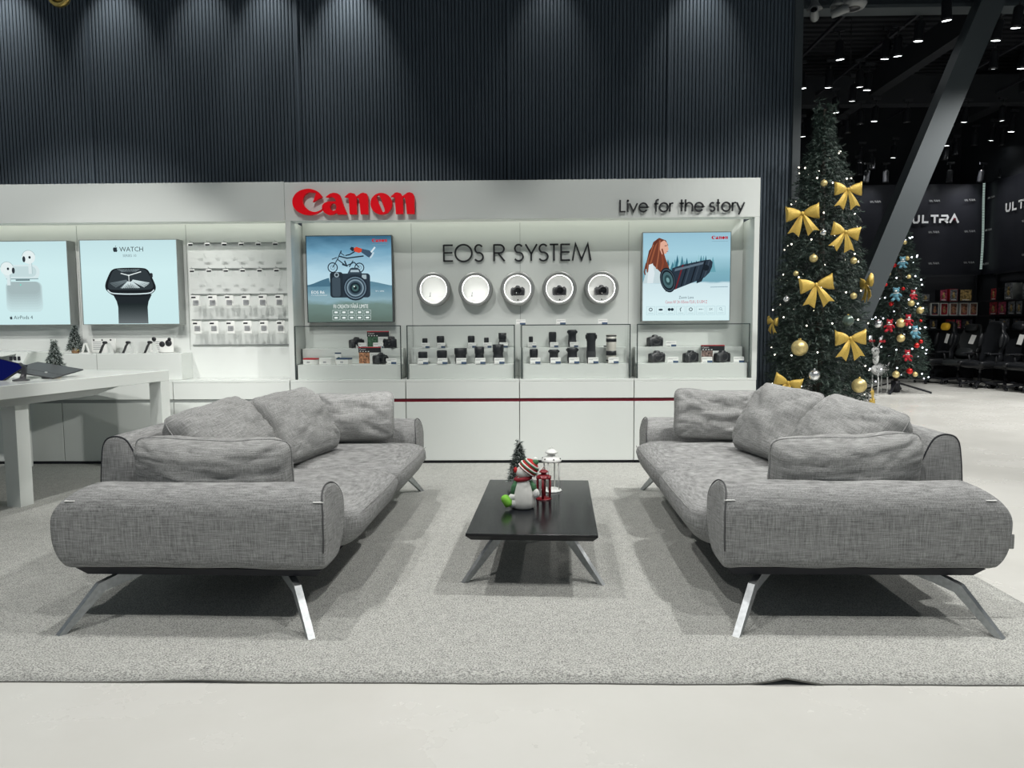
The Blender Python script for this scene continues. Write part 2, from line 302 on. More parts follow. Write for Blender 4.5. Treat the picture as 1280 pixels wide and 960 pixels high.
# ------------------------------------------------------------------ sofas
def leg_plate(T, z=.192, zk=.165, w_=.014, m=0):
    """bent flat steel leg in the plane of +s (outward) and z"""
    poly = [(-.13, z), (-.03, z), (.072, zk), (.225, 0), (.196, 0), (.048, zk - .034), (-.03, z - .046), (-.13, z - .03)]
    return MB().prism(poly, -w_, w_, m, T)
def sofa(cx, cy, rz, sd, label):
    t = thing('sofa', label, 'sofa', (cx, cy, .012), rz); HL = 1.16; HX = .58
    sec = smooth_path([(.03, .228), (.004, .26), (0, .35), (.0, .44), (.012, .488), (.04, .525), (.085, .545), (.14, .550), (.20, .541), (.25, .512), (.282, .46), (.288, .39), (.270, .315), (.235, .25), (.19, .226), (.10, .222)], 4, True)
    def hl(zz, u):
        if u > 0: return HX - .05 - .022 * max(0, (zz - .44) / .11) ** 2 - .012 * max(0, (.36 - zz) / .14) ** 2
        return HX - .10 * max(0, (zz - .40) / .15) ** 2.4 - .05 * max(0, (.36 - zz) / .14) ** 2
    for e in (-1, 1):
        mb = MB(); L = []
        cyc = sum(p[0] for p in sec) / len(sec); czc = sum(p[1] for p in sec) / len(sec)
        for u in (-1, -.995, -.98, -.95, -.85, -.6, -.3, 0, .3, .6, .85, .95, .98, .995, 1):
            s = {1: .88, .995: .955, .98: .985, .95: .997}.get(abs(u), 1)
            ring = []
            for yy, zz in sec:
                y2 = cyc + (yy - cyc) * s; z2 = czc + (zz - czc) * s
                bump = .005 * noise.noise((u * 5, yy * 7 + e * 9 + sd * 3, zz * 8))
                ring.append((sd * hl(zz, u) * u, e * (HL - y2) + bump, z2 + bump))
            L.append(ring if e * sd > 0 else ring[::-1])
        mb.loops(L)
        a = mb.build('arm', 'fabric', t)
        ring = [(sd * hl(zz, 1) * .986, e * (HL - yy), zz + .001) for yy, zz in sec if zz > .30 or yy > .2]
        k = max(range(len(ring)), key=lambda i: (Vector(ring[i]) - Vector(ring[i - 1])).length); ring = ring[k:] + ring[:k]
        MB().tube(ring, .003, 6).build('piping', 'piping', a)
        for u in (-1, 1): MB().box(sd * u * .50 - .02, sd * u * .50 + .02, e * (HL - .017) - .004, e * (HL - .017) + .004, .499, .502).build('stitched_tab', 'tag', a)
    for e in (-1, 1):     # two seat cushions
        mb = MB(); S, Q = 56, 26; L = []; HY = (HL - .26) / 2; y0 = e * HY
        for i in range(Q + 1):
            tt = max(-PI / 2 + .02, min(PI / 2 - .02, -PI / 2 + PI * i / Q)); ring = []
            for j in range(S):
                a = 2 * PI * j / S; q = lambda v, k: math.copysign(abs(v) ** k, v)
                px = .50 * q(math.cos(tt), .32) * q(math.cos(a), .26); py = HY * 1.01 * q(math.cos(tt), .2) * q(math.sin(a), .2); pz = .105 * q(math.sin(tt), .5)
                cr = (1 - (px / .51) ** 2) * (1 - (py / (HY * 1.02)) ** 2)
                pz += .018 * cr * (1 if pz > 0 else 0) + .006 * noise.noise((px * 5, py * 5 + e, pz * 3 + sd))
                ring.append((sd * (.095 + px + (.012 if pz > 0 else -.04 * (-pz / .1))), y0 + py, .318 + pz))
            L.append(ring if sd > 0 else ring[::-1])
        mb.loops(L); c = mb.build('seat_cushion', 'fabric', t)
        MB().tube([(sd * (.095 + .500), y0 - HY * .84, .388), (sd * (.095 + .508), y0, .392), (sd * (.095 + .500), y0 + HY * .84, .388)], .0022, 6).build('seam', 'fabric2', c)
    # low backrest behind the pillows
    sec = smooth_path([(-.575, .235), (-.578, .45), (-.565, .63), (-.548, .692), (-.51, .712), (-.465, .704), (-.435, .67), (-.39, .57), (-.33, .44), (-.29, .30)], 5) + [(-.35, .24)]
    L = []
    for yy, s in ((-.82, .94), (-.815, .985), (-.80, 1), (-.4, 1), (0, 1), (.4, 1), (.80, 1), (.815, .985), (.82, .94)):
        ring = [(sd * (-.45 + (a + .45) * s), yy, .47 + (b - .47) * s + .004 * noise.noise((yy * 3, a * 4, sd))) for a, b in sec]; L.append(ring[::-1] if sd > 0 else ring)
    b = MB().loops(L).build('backrest', 'fabric', t)
    for yy in (-.814, .814): MB().tube([(sd * (-.45 + (a + .45) * .985), yy, .47 + (z - .47) * .985) for a, z in sec[2:-3]], .004, 6).build('piping', 'frame', b)
    # underframe and legs
    MB().loops([[(-.50 + a, -1.13 + a, z), (.50 - a, -1.13 + a, z), (.50 - a, 1.13 - a, z), (-.50 + a, 1.13 - a, z)] for z, a in ((.186, .06), (.190, .03), (.226, 0))], 0, False).build('underframe', 'frame', t)
    for ex in (-1, 1):
        for ey in (-1, 1): leg_plate(TR((ex * .365, ey * 1.08, 0), (0, 0, math.atan2(ey * .8, ex * .6)))).build('leg', 'steel', t)
    if sd < 0: MB().box(.555, .68, -1.012, -1.008, .27, .33, 0, .001).build('sewn_strap', 'fabric2', t)
    return t
sofa(-1.285, 3.97, R(-1.6), 1, 'grey woven sofa left of the low black table, facing right')
sofa(1.305, 3.98, R(-.7), -1, 'grey woven sofa right of the low black table, facing left')
def pillow(wd, ht, th, seed, label, loc, tilt, yaw, roll=0, group=None, name='throw_pillow'):
    rnd = random.Random(seed); N = 34; L = []; mb = MB(); idx = {}
    for side in (-1, 1):
        for i in range(N + 1):
            for j in range(N + 1):
                u = -1 + 2 * i / N; v = -1 + 2 * j / N
                edge = i in (0, N) or j in (0, N)
                if edge and side == 1: continue
                u2 = math.copysign(abs(u) ** .85, u); v2 = math.copysign(abs(v) ** .85, v)
                sq = max(abs(u2), abs(v2)) / max(1e-6, (abs(u2) ** 7 + abs(v2) ** 7) ** (1 / 7))
                x = wd / 2 * u2 * sq * (1 - .03 * (1 - v2 * v2) * abs(u2)); z = ht / 2 * v2 * sq * (1 - .03 * (1 - u2 * u2) * abs(v2))
                f = max(0, (1 - u2 ** 2) * (1 - v2 ** 2)) ** .33
                y = side * th / 2 * f
                r2 = max(abs(u2), abs(v2))
                wr = noise.noise((u2 * 2.2 + seed * 3.1, v2 * 2.2, side)) * .020 + noise.noise((u2 * 6 + seed, v2 * 3.5, side * 2 + seed)) * .011 * r2
                ang = math.atan2(v2, u2); wr += .007 * math.sin(ang * 22 + seed) * max(0, r2 - .55) * 1.6
                cr = max(0, 1 - abs(noise.noise((u2 * 1.5 + seed * 7.3, v2 * 2.4 + u2, seed))) * 7); wr -= .013 * cr * (.35 + .65 * r2)
                y += side * wr * f; z += -.012 * (1 - abs(u2)) * (v2 > 0) * (1 + noise.noise((u2 * 2, seed, 0)))
                idx[side, i, j] = len(mb.v); mb.v.append((x, y, z + ht / 2))
    for i in (0, N):
        for j in range(N + 1): idx[1, i, j] = idx[-1, i, j]; idx[1, j, i] = idx[-1, j, i]
    for side in (-1, 1):
        for i in range(N):
            for j in range(N):
                q = [idx[side, i, j], idx[side, i + 1, j], idx[side, i + 1, j + 1], idx[side, i, j + 1]]
                mb.f.append(q if side < 0 else q[::-1]); mb.mi.append(0); mb.sm.append(True)
    o = thing(name, label, 'pillow', loc, 0, group); o.rotation_euler = (tilt, roll, yaw)
    c = mb.build('cover', 'fabric2', o)
    ring = [mb.v[idx[-1, i, 0]] for i in range(N)] + [mb.v[idx[-1, N, j]] for j in range(N)] + [mb.v[idx[-1, i, N]] for i in range(N, 0, -1)] + [mb.v[idx[-1, 0, j]] for j in range(N, 0, -1)]
    MB().tube(ring + ring[:1], .0035, 5, cap=False).build('edge_seam', 'fabric', o)
    return o
g = 'grey pillows on the sofas'
zs = .452
pillow(.69, .285, .26, 1, 'long grey pillow against the near arm of the left sofa', (-1.345, 3.14, zs), R(12), R(-1), R(1), g)
pillow(.62, .44, .30, 2, 'grey pillow lying back behind the near pillow on the left sofa', (-1.37, 3.59, zs), R(-36), R(80), R(-4), g)
pillow(.56, .44, .24, 3, 'creased grey pillow at the middle of the left sofa back', (-1.21, 4.17, zs), R(-33), R(74), R(-2), g)
pillow(.56, .33, .20, 4, 'grey pillow against the far arm of the left sofa', (-1.13, 4.68, zs), R(-14), R(4), R(-1.5), g)
pillow(.65, .29, .26, 5, 'long grey pillow against the near arm of the right sofa', (1.345, 3.14, zs), R(12), R(2), R(-2), g)
pillow(.62, .44, .30, 6, 'grey pillow lying back behind the near pillow on the right sofa', (1.43, 3.59, zs), R(-36), R(-80), R(4), g)
pillow(.56, .45, .24, 7, 'grey pillow at the middle of the right sofa back', (1.30, 4.14, zs), R(-31), R(-74), R(2), g)
pillow(.56, .34, .20, 8, 'creased grey pillow against the far arm of the right sofa', (1.215, 4.68, zs), R(-14), R(-5), R(2), g)

# ------------------------------------------------------------------ low black table
t = thing('coffee_table', 'low black wooden table with bent steel legs between the sofas', 'table', (.044, 3.745, .012), R(-2.6))
hw, hl_, zt = .2925, .57, .268
ring = lambda a, z: [(-hw + a, -hl_ + a, z), (hw - a, -hl_ + a, z), (hw - a, hl_ - a, z), (-hw + a, hl_ - a, z)]
MB().loops([ring(.032, zt - .036), ring(.022, zt - .034), ring(.001, zt - .012), ring(0, zt - .010), ring(0, zt - .002), ring(.002, zt)], 0, False).build('tabletop', 'tabletop', t)
for ex in (-1, 1):
    for ey in (-1, 1): leg_plate(TR((ex * .155, ey * .30, 0), (0, 0, math.atan2(ey * .65, ex * .76))), .235, .16, .011).build('leg', 'steel', t)

# ------------------------------------------------------------------ white display wall
YF, YB = 6.285, 6.60          # front of the counters, back panel
def rect(mb, x0, x1, z0, z1, y, m=0): return mb.add([(x0, y, z0), (x1, y, z0), (x1, y, z1), (x0, y, z1)], [(0, 1, 2, 3)], m)
M['fasciaglow'] = emat('warm_white_led', (.97, 1, .88), 3.2)
bay = thing('display_bay', 'white glossy display wall with red lettering between the sofas', 'display wall', (-.04, YB, .737))
def part(name, m, x0, x1, y0, y1, z0, z1, parent, bev=.0015):
    c = parent.matrix_world if False else parent.location
    return MB().box(x0 - c.x, x1 - c.x, y0 - c.y, y1 - c.y, z0 - c.z, z1 - c.z, 0, bev).build(name, m, parent)
part('fascia', 'white', -2.039, 1.956, YF, 6.42, 2.087, 2.41, bay, .003)
part('back_panel', 'white', -1.992, 1.911, YB, 6.66, .738, 2.12, bay)
for xx in (-2.039, 1.911): part('side_post', 'white', xx, xx + .045, YF, 6.66, .738, 2.087, bay, .003)
part('top_panel', 'white', -1.99, 1.91, 6.42, 6.66, 2.13, 2.17, bay)
part('light_strip', 'fasciaglow', -1.97, 1.89, 6.43, 6.47, 2.105, 2.13, bay, 0)
for xx in (-1.02, -.055, .905): part('panel_joint', 'seam', xx, xx + .003, YB - .001, YB + .001, 1.0, 2.1, bay, 0)
bay2 = thing('display_bay', 'white display wall at far left with two lit posters and hook rails', 'display wall', (-3.6, YB, .737))
part('fascia', 'white', -5.9, -2.042, YF + .003, 6.42, 2.087, 2.415, bay2, .003)
part('back_panel', 'whitem', -5.9, -2.042, YB - .04, 6.66, .738, 2.12, bay2)
part('light_strip', 'fasciaglow', -5.9, -2.06, 6.43, 6.47, 2.105, 2.13, bay2, 0)
part('top_panel', 'white', -5.9, -2.05, 6.42, 6.56, 2.13, 2.17, bay2)
part('raised_shelf', 'white', -5.9, -3.005, 6.345, YB - .04, .738, .972, bay2, .003)
for xx in (-4.0, -3.02): part('panel_joint', 'seam', xx, xx + .003, YB - .042, YB - .03, .99, 2.1, bay2, 0)
part('panel_joint', 'seam', -3.75, -3.747, 6.344, 6.346, .74, .97, bay2, 0)
for k in range(5):
    part('hook_rail', 'grey', -2.99, -2.06, YB - .055, YB - .04, 1.933 - k * .2255, 1.943 - k * .2255, bay2, .001)
# base cabinets, one by one
def base_cabinet(x0, x1, label, stripe, cat='cabinet', group='white base cabinets of the display wall'):
    t = thing('base_cabinet', label, cat, ((x0 + x1) / 2, 6.45, 0), 0, group); hw = (x1 - x0) / 2
    MB().box(-hw, hw, -.145, .25, .03, .735).build('carcass', 'whitem', t)
    MB().box(-hw + .002, hw - .002, -.15, .25, 0, .03).build('toe_kick', 'baseb', t)
    MB().box(-hw + .0025, hw - .0025, -.165, -.145, .572, .715, 0, .0015).build('drawer_front', 'white', t)
    MB().box(-hw, hw, -.165, .25, .716, .738, 0, .002).build('counter_edge', 'white', t)
    MB().box(-hw + .0025, hw - .0025, -.165, -.145, .034, .543, 0, .0015).build('door', 'white', t)
    MB().box(-hw, hw, -.156, -.144, .543, .572).build('trim_strip', 'darkred' if stripe else 'grey', t)
xs = [-2.039, -1.04, -.062, .918, 1.956]
lb = ['white base cabinet with dark red stripe, partly behind left sofa', 'white base cabinet with dark red stripe, just right of left sofa', 'white base cabinet with dark red stripe, behind table and right sofa arm', 'white base cabinet with dark red stripe, behind right sofa']
for i in range(4): base_cabinet(xs[i] + .001, xs[i + 1] - .001, lb[i], True)
xs = [-5.9, -4.9, -4.04, -3.06, -2.042]
lb = ['white base cabinet with grey strip cut by left photo edge, behind white desk', 'white base cabinet with grey strip behind the white desk leg', 'white base cabinet with grey strip right of white desk leg', 'white base cabinet with grey strip behind the left sofa back']
for i in range(1, 4): base_cabinet(xs[i] + .001, xs[i + 1] - .001, lb[i], False)

# glass display cases on the counters
case_x = [(-1.991, -1.075), (-1.025, -.10), (-.045, .885), (.94, 1.895)]
case_lab = ['glass case leftmost on the white counter, with small boxes and cameras', 'glass case second from left, holding two rows of black lenses', 'glass case third from left, holding tall black lenses and a white one', 'glass case rightmost, holding four black camera bodies']
for (x0, x1), lab in zip(case_x, case_lab):
    t = thing('glass_display_case', lab, 'display case', ((x0 + x1) / 2, 6.45, .738), 0, 'glass cases on the white counter'); hw = (x1 - x0) / 2
    MB().box(-hw + .012, hw - .012, -.135, .145, 0, .127, 0, .002).build('plinth', 'white', t)
    MB().box(-hw + .012, hw - .012, .02, .145, .127, .262, 0, .002).build('riser', 'white', t)
    MB().box(-hw + .003, hw - .003, -.156, -.150, 0, .455).build('front_pane', 'glass', t)
    MB().box(-hw + .003, hw - .003, -.156, .145, .456, .462).build('top_pane', 'glass', t)
    for s in (-1, 1):
        MB().box(s * (hw - .0045) - .003, s * (hw - .0045) + .003, -.149, .145, 0, .455).build('side_pane', 'glass', t)
        MB().box(s * (hw - .003) - .0045, s * (hw - .003) + .0045, -.159, -.149, 0, .462).build('edge_trim', 'gedge', t)
    MB().box(-hw, hw, -.160, -.152, .455, .463).build('top_edge_trim', 'gedge', t)

# ------------------------------------------------------------------ lettering on the wall
def sign(name, label, cat, loc, letters, m, depth):
    t = thing(name, label, cat, loc)
    for poly in letters: poly.build('letter', m, t)
    return t
# red logo: outlines of the five heavy letters, in units of a 1280 x 376 tracing
def oval(cx, cy, rx, ry, a0=0, a1=360, n=28): return [(cx + rx * math.cos(R(a0 + (a1 - a0) * i / n)), cy - ry * math.sin(R(a0 + (a1 - a0) * i / n))) for i in range(n + 1)]
Cc = smooth_path([(338, 118), (300, 72), (250, 48), (195, 42), (130, 58), (80, 95), (55, 150), (62, 205), (95, 248), (150, 278), (205, 287), (265, 280), (315, 255), (350, 222)], 4) + \
     smooth_path([(338, 228), (300, 250), (255, 258), (205, 240), (165, 200), (152, 150), (168, 105), (205, 76), (245, 76), (280, 82)], 4) + [(248, 166)]
Nn = [(545, 122), (585, 88), (605, 82), (640, 92), (656, 118), (700, 88), (722, 82), (752, 92), (767, 120), (767, 284), (695, 284), (683, 150), (672, 128), (660, 135), (660, 284), (592, 284), (585, 132)]
def holed(outer, inner):          # a ring-shaped outline as one polygon with a bridge
    k = min(range(len(inner)), key=lambda i: (inner[i][0] - outer[0][0]) ** 2 + (inner[i][1] - outer[0][1]) ** 2)
    inn = inner[k:] + inner[:k + 1]
    return outer + [outer[0]] + inn[::-1]
Aa = smooth_path([(368, 122), (410, 90), (450, 82), (490, 92), (512, 125), (535, 200), (568, 284)], 4)[:-1] + [(568, 284), (478, 284)] + smooth_path([(470, 268), (430, 284), (385, 284), (345, 255), (332, 215), (350, 180), (390, 162), (460, 160), (452, 135), (425, 120), (398, 126)], 4)
Ah = oval(438, 215, 30, 34)[:-1]
Oo = oval(890, 187, 102, 101)[:-1]; Oh = [(848, 118), (860, 106), (874, 112), (884, 132), (920, 232), (922, 258), (908, 268), (894, 254), (884, 232), (850, 140)]
k0 = (1032 / 1152) / 1000
def tr(poly): return [((x - 55) * k0, (287 - y) * k0 * .985) for x, y in poly]
hole_c = lambda pts: tr(pts)
def letter(poly, hole=None):
    mb = MB(); P = tr(poly)
    if hole:
        b = bmesh.new(); H = tr(hole)
        ov = [b.verts.new((x, 0, z)) for x, z in P]; hv = [b.verts.new((x, 0, z)) for x, z in H]
        es = [b.edges.new((l[i], l[(i + 1) % len(l)])) for l in (ov, hv) for i in range(len(l))]
        bmesh.ops.triangle_fill(b, edges=es, use_beauty=True); b.verts.index_update()
        vs = [v.co[:] for v in b.verts]; fs = [[v.index for v in f.verts] for f in b.faces]; b.free()
        mb.add([(x, -.03, z) for x, _, z in vs], fs); mb.add([(x, 0, z) for x, _, z in vs], fs)
        for l in (P, H):
            n = len(l); mb.add([(x, -.03, z) for x, z in l] + [(x, 0, z) for x, z in l], [(i, (i + 1) % n, (i + 1) % n + n, i + n) for i in range(n)])
    else: mb.prism(P, -.03, 0)
    return mb
n2 = [(x + 433, y) for x, y in Nn]
sign('wall_sign', 'large red raised lettering on the white fascia, left of centre', 'sign', (-1.957, YF - .022, 2.128), [letter(Cc), letter(Aa, Ah), letter(Nn), letter(Oo, Oh), letter(n2)], 'red', .03)
# thin stroke letters, one unit high
G = {'E': [[(0, 0), (0, 1)], [(0, .97), (.55, .97)], [(0, .52), (.52, .52)], [(0, .03), (.55, .03)]],
 'O': [arc(.5, .5, .5, .5, 0, 360, 36)], 'R': [[(0, 0), (0, 1)], [(0, .97), (.28, .97)] + arc(.3, .73, .25, .24, 90, -90)[1:] + [(0, .49)], [(.22, .49), (.58, 0)]],
 'S': [arc(.25, .74, .22, .24, 30, 250, 16) + arc(.25, .26, .25, .25, 80, -150, 18)],
 'Y': [[(0, 1), (.3, .45)], [(.62, 1), (.3, .40)], [(.31, .45), (.31, 0)]], 'T': [[(.26, 0), (.26, 1)], [(0, .97), (.52, .97)]],
 'M': [[(0, 0), (.16, 1), (.5, .06), (.84, 1), (1, 0)]],
 'L': [[(0, 1), (0, .02), (.42, .02)]], 'i': [[(0, 0), (0, .72)], arc(0, .93, .03, .03, 0, 360, 8)], 'v': [[(0, .72), (.3, .02), (.6, .72)]],
 'e': [[(.03, .36), (.73, .36)] + arc(.37, .36, .36, .36, 0, 325, 24)], 'f': [[(.12, 0), (.12, .82)] + arc(.27, .84, .15, .16, 180, 70, 8)[1:], [(0, .66), (.3, .66)]],
 'o': [arc(.37, .36, .36, .36, 0, 360, 28)], 'r': [[(0, 0), (0, .72)], [(0, .45)] + arc(.2, .5, .2, .2, 170, 70, 6)],
 't': [[(.15, 0), (.15, 1)], [(0, .68), (.32, .68)]], 'h': [[(0, 0), (0, 1)], arc(.26, .44, .26, .28, 180, 0, 12) + [(.52, 0)]],
 's': [arc(.2, .53, .18, .18, 40, 250, 10) + arc(.2, .19, .2, .19, 70, -140, 10)], 'y': [[(0, .72), (.3, .05)], [(.62, .72), (.17, -.3)]]}
def thin_letter(ch, x, wd, h, th, depth):
    mb = MB(); sx = wd / max(p[0] for s in G[ch] for p in s) if wd else h
    for s in G[ch]:
        pts = [(x + a * sx, b * h) for a, b in s]
        closed = (abs(pts[0][0] - pts[-1][0]) + abs(pts[0][1] - pts[-1][1])) < 1e-4 and len(pts) > 5
        mb.strip(pts[:-1] if closed else pts, th, -depth, 0, 0, closed=closed)
    return mb
Lx = lambda px: (px - 62) / 1162 * 1.305
eos = [('E', 65, 137), ('O', 155, 287), ('S', 308, 375), ('R', 462, 545), ('S', 622, 690), ('Y', 710, 800), ('S', 815, 885), ('T', 900, 968), ('E', 990, 1060), ('M', 1080, 1222)]
sign('wall_sign', 'thin black raised capital lettering above the five round niches', 'sign', (-.733, YB - .012, 1.762), [thin_letter(c, Lx(a), Lx(b) - Lx(a), .147, .015, .01) for c, a, b in eos], 'black', .01)
Lx = lambda px: (px - 72) / 1116 * 1.035
liv = [('L', 74, 122), ('i', 143, 143), ('v', 158, 228), ('e', 244, 318), ('f', 380, 420), ('o', 427, 503), ('r', 520, 550), ('t', 607, 645), ('h', 660, 722), ('e', 742, 818), ('s', 879, 920), ('t', 937, 967), ('o', 984, 1060), ('r', 1080, 1112), ('y', 1118, 1186)]
sign('wall_sign', 'black raised slogan lettering at the right end of white fascia', 'sign', (.785, YF - .016, 2.134), [thin_letter(c, Lx(a), Lx(b) - Lx(a), .098, .0125, .012) for c, a, b in liv], 'black', .012)

# ------------------------------------------------------------------ lit posters
class Pic:
    """flat printed layers of a back-lit poster, traced in poster units and laid a hair apart"""
    def __init__(s, w_, h_, pw, ph): s.w, s.h, s.pw, s.ph = w_, h_, pw, ph; s.mb = MB(); s.mats = []; s.k = 0; s.y = 0
    def m(s, c):
        key = c if isinstance(c, str) else tuple(c)
        for i, (a, b) in enumerate(s.mats):
            if a == key: return i
        mm = M[c] if isinstance(c, str) else emat('backlit_ink', lin(*c), 1.0)
        s.mats.append((key, mm)); return len(s.mats) - 1
    def P(s, p): return ((p[0] / s.pw - .5) * s.w, (.5 - p[1] / s.ph) * s.h)
    def nx(s): s.y -= .0004; return s.y
    def poly(s, pts, c): s.mb.add([(q[0], s.y - .0004, q[1]) for q in map(s.P, pts)], [tuple(range(len(pts)))], s.m(c)); s.nx(); return s
    def line(s, pts, wd, c, closed=False): s.mb.strip([s.P(p) for p in pts], wd / s.pw * s.w, s.y - .0004, s.y - .0002, s.m(c), closed=closed); s.nx(); return s
    def disc(s, cx, cy, r, c, ry=None, n=28): return s.poly(oval(cx, cy, r, ry or r, 0, 360, n)[:-1][::-1], c)
    def ring(s, cx, cy, r, wd, c): return s.line(oval(cx, cy, r, r, 0, 360, 24)[:-1], wd, c, True)
    def rbox(s, x0, y0, x1, y1, r, c): return s.poly(oval(x0 + r, y0 + r, r, r, 180, 90, 5) + oval(x1 - r, y0 + r, r, r, 90, 0, 5) + oval(x1 - r, y1 - r, r, r, 0, -90, 5) + oval(x0 + r, y1 - r, r, r, -90, -180, 5), c)
    def text(s, st, x, y, size, c, al='LEFT', sx=1): q = s.P((x, y)); text(s.mb, st, size / s.ph * s.h, q[0], q[1], s.y - .0004, s.m(c), al, sx); s.nx(); return s
def ramp_emat(name, stops, w_, h_, noise_amt=0, ns=6, diag=0):
    m = bpy.data.materials.new(name); m.use_nodes = True; n = m.node_tree.nodes; l = m.node_tree.links; n.remove(n['Principled BSDF'])
    tc = n.new('ShaderNodeTexCoord'); sp = n.new('ShaderNodeSeparateXYZ'); l.new(tc.outputs['Object'], sp.inputs[0])
    mr = n.new('ShaderNodeMapRange'); l.new(sp.outputs[2], mr.inputs[0]); mr.inputs[1].default_value = h_ / 2; mr.inputs[2].default_value = -h_ / 2
    v = mr.outputs[0]
    if noise_amt:
        mp = n.new('ShaderNodeMapping'); l.new(tc.outputs['Object'], mp.inputs[0]); mp.inputs['Rotation'].default_value = (0, R(diag), 0); mp.inputs['Scale'].default_value = (ns * .3, 1, ns)
        z = n.new('ShaderNodeTexNoise'); z.inputs['Scale'].default_value = 3; z.inputs['Detail'].default_value = 5; l.new(mp.outputs[0], z.inputs['Vector'])
        a = n.new('ShaderNodeMath'); a.operation = 'MULTIPLY_ADD'; l.new(z.outputs[0], a.inputs[0]); a.inputs[1].default_value = noise_amt; l.new(v, a.inputs[2])
        b = n.new('ShaderNodeMath'); b.operation = 'SUBTRACT'; l.new(a.outputs[0], b.inputs[0]); b.inputs[1].default_value = noise_amt * .5; v = b.outputs[0]
    rp = n.new('ShaderNodeValToRGB'); e = rp.color_ramp.elements
    for i, (p, c) in enumerate(stops):
        q = e[i] if i < 2 else e.new(p); q.position = p; q.color = lin(*c)
    l.new(v, rp.inputs[0]); em = n.new('ShaderNodeEmission'); l.new(rp.outputs[0], em.inputs[0]); l.new(em.outputs[0], n['Material Output'].inputs[0]); return m
M['lbframe'] = mat('grey_lightbox_frame', (.33, .35, .34), .4, .4)
M['lbframed'] = mat('dark_lightbox_frame', (.09, .10, .105), .4, .4)
def lightbox(label, x0, x1, z0, z1, y, depth, bg, frame, draw, pw, ph):
    w_, h_ = x1 - x0, z1 - z0
    t = thing('light_box', label, 'light box', ((x0 + x1) / 2, y, (z0 + z1) / 2), 0)
    f = .006; fm = MB()
    fm.loops([[(-w_ / 2 - f, depth, -h_ / 2 - f), (w_ / 2 + f, depth, -h_ / 2 - f), (w_ / 2 + f, depth, h_ / 2 + f), (-w_ / 2 - f, depth, h_ / 2 + f)],
              [(-w_ / 2 - f, -.003, -h_ / 2 - f), (w_ / 2 + f, -.003, -h_ / 2 - f), (w_ / 2 + f, -.003, h_ / 2 + f), (-w_ / 2 - f, -.003, h_ / 2 + f)],
              [(-w_ / 2, -.003, -h_ / 2), (w_ / 2, -.003, -h_ / 2), (w_ / 2, -.003, h_ / 2), (-w_ / 2, -.003, h_ / 2)],
              [(-w_ / 2, .006, -h_ / 2), (w_ / 2, .006, -h_ / 2), (w_ / 2, .006, h_ / 2), (-w_ / 2, .006, h_ / 2)]], 0, False, True)
    fm.build('frame', frame, t)
    M['_bg'] = bg; p = Pic(w_, h_, pw, ph)
    p.y = .0055; p.poly([(0, 0), (0, ph), (pw, ph), (pw, 0)][::-1], '_bg')
    draw(p)
    p.mb.build('poster', [q[1] for q in p.mats], t); return t
LOGO = [Cc, Aa, Nn, Oo, n2]
def logo_small(p, x, y, wd, c):
    k = wd / 1150
    for q in LOGO: p.poly([(x + (a - 55) * k, y + (b - 287) * k) for a, b in q], c)
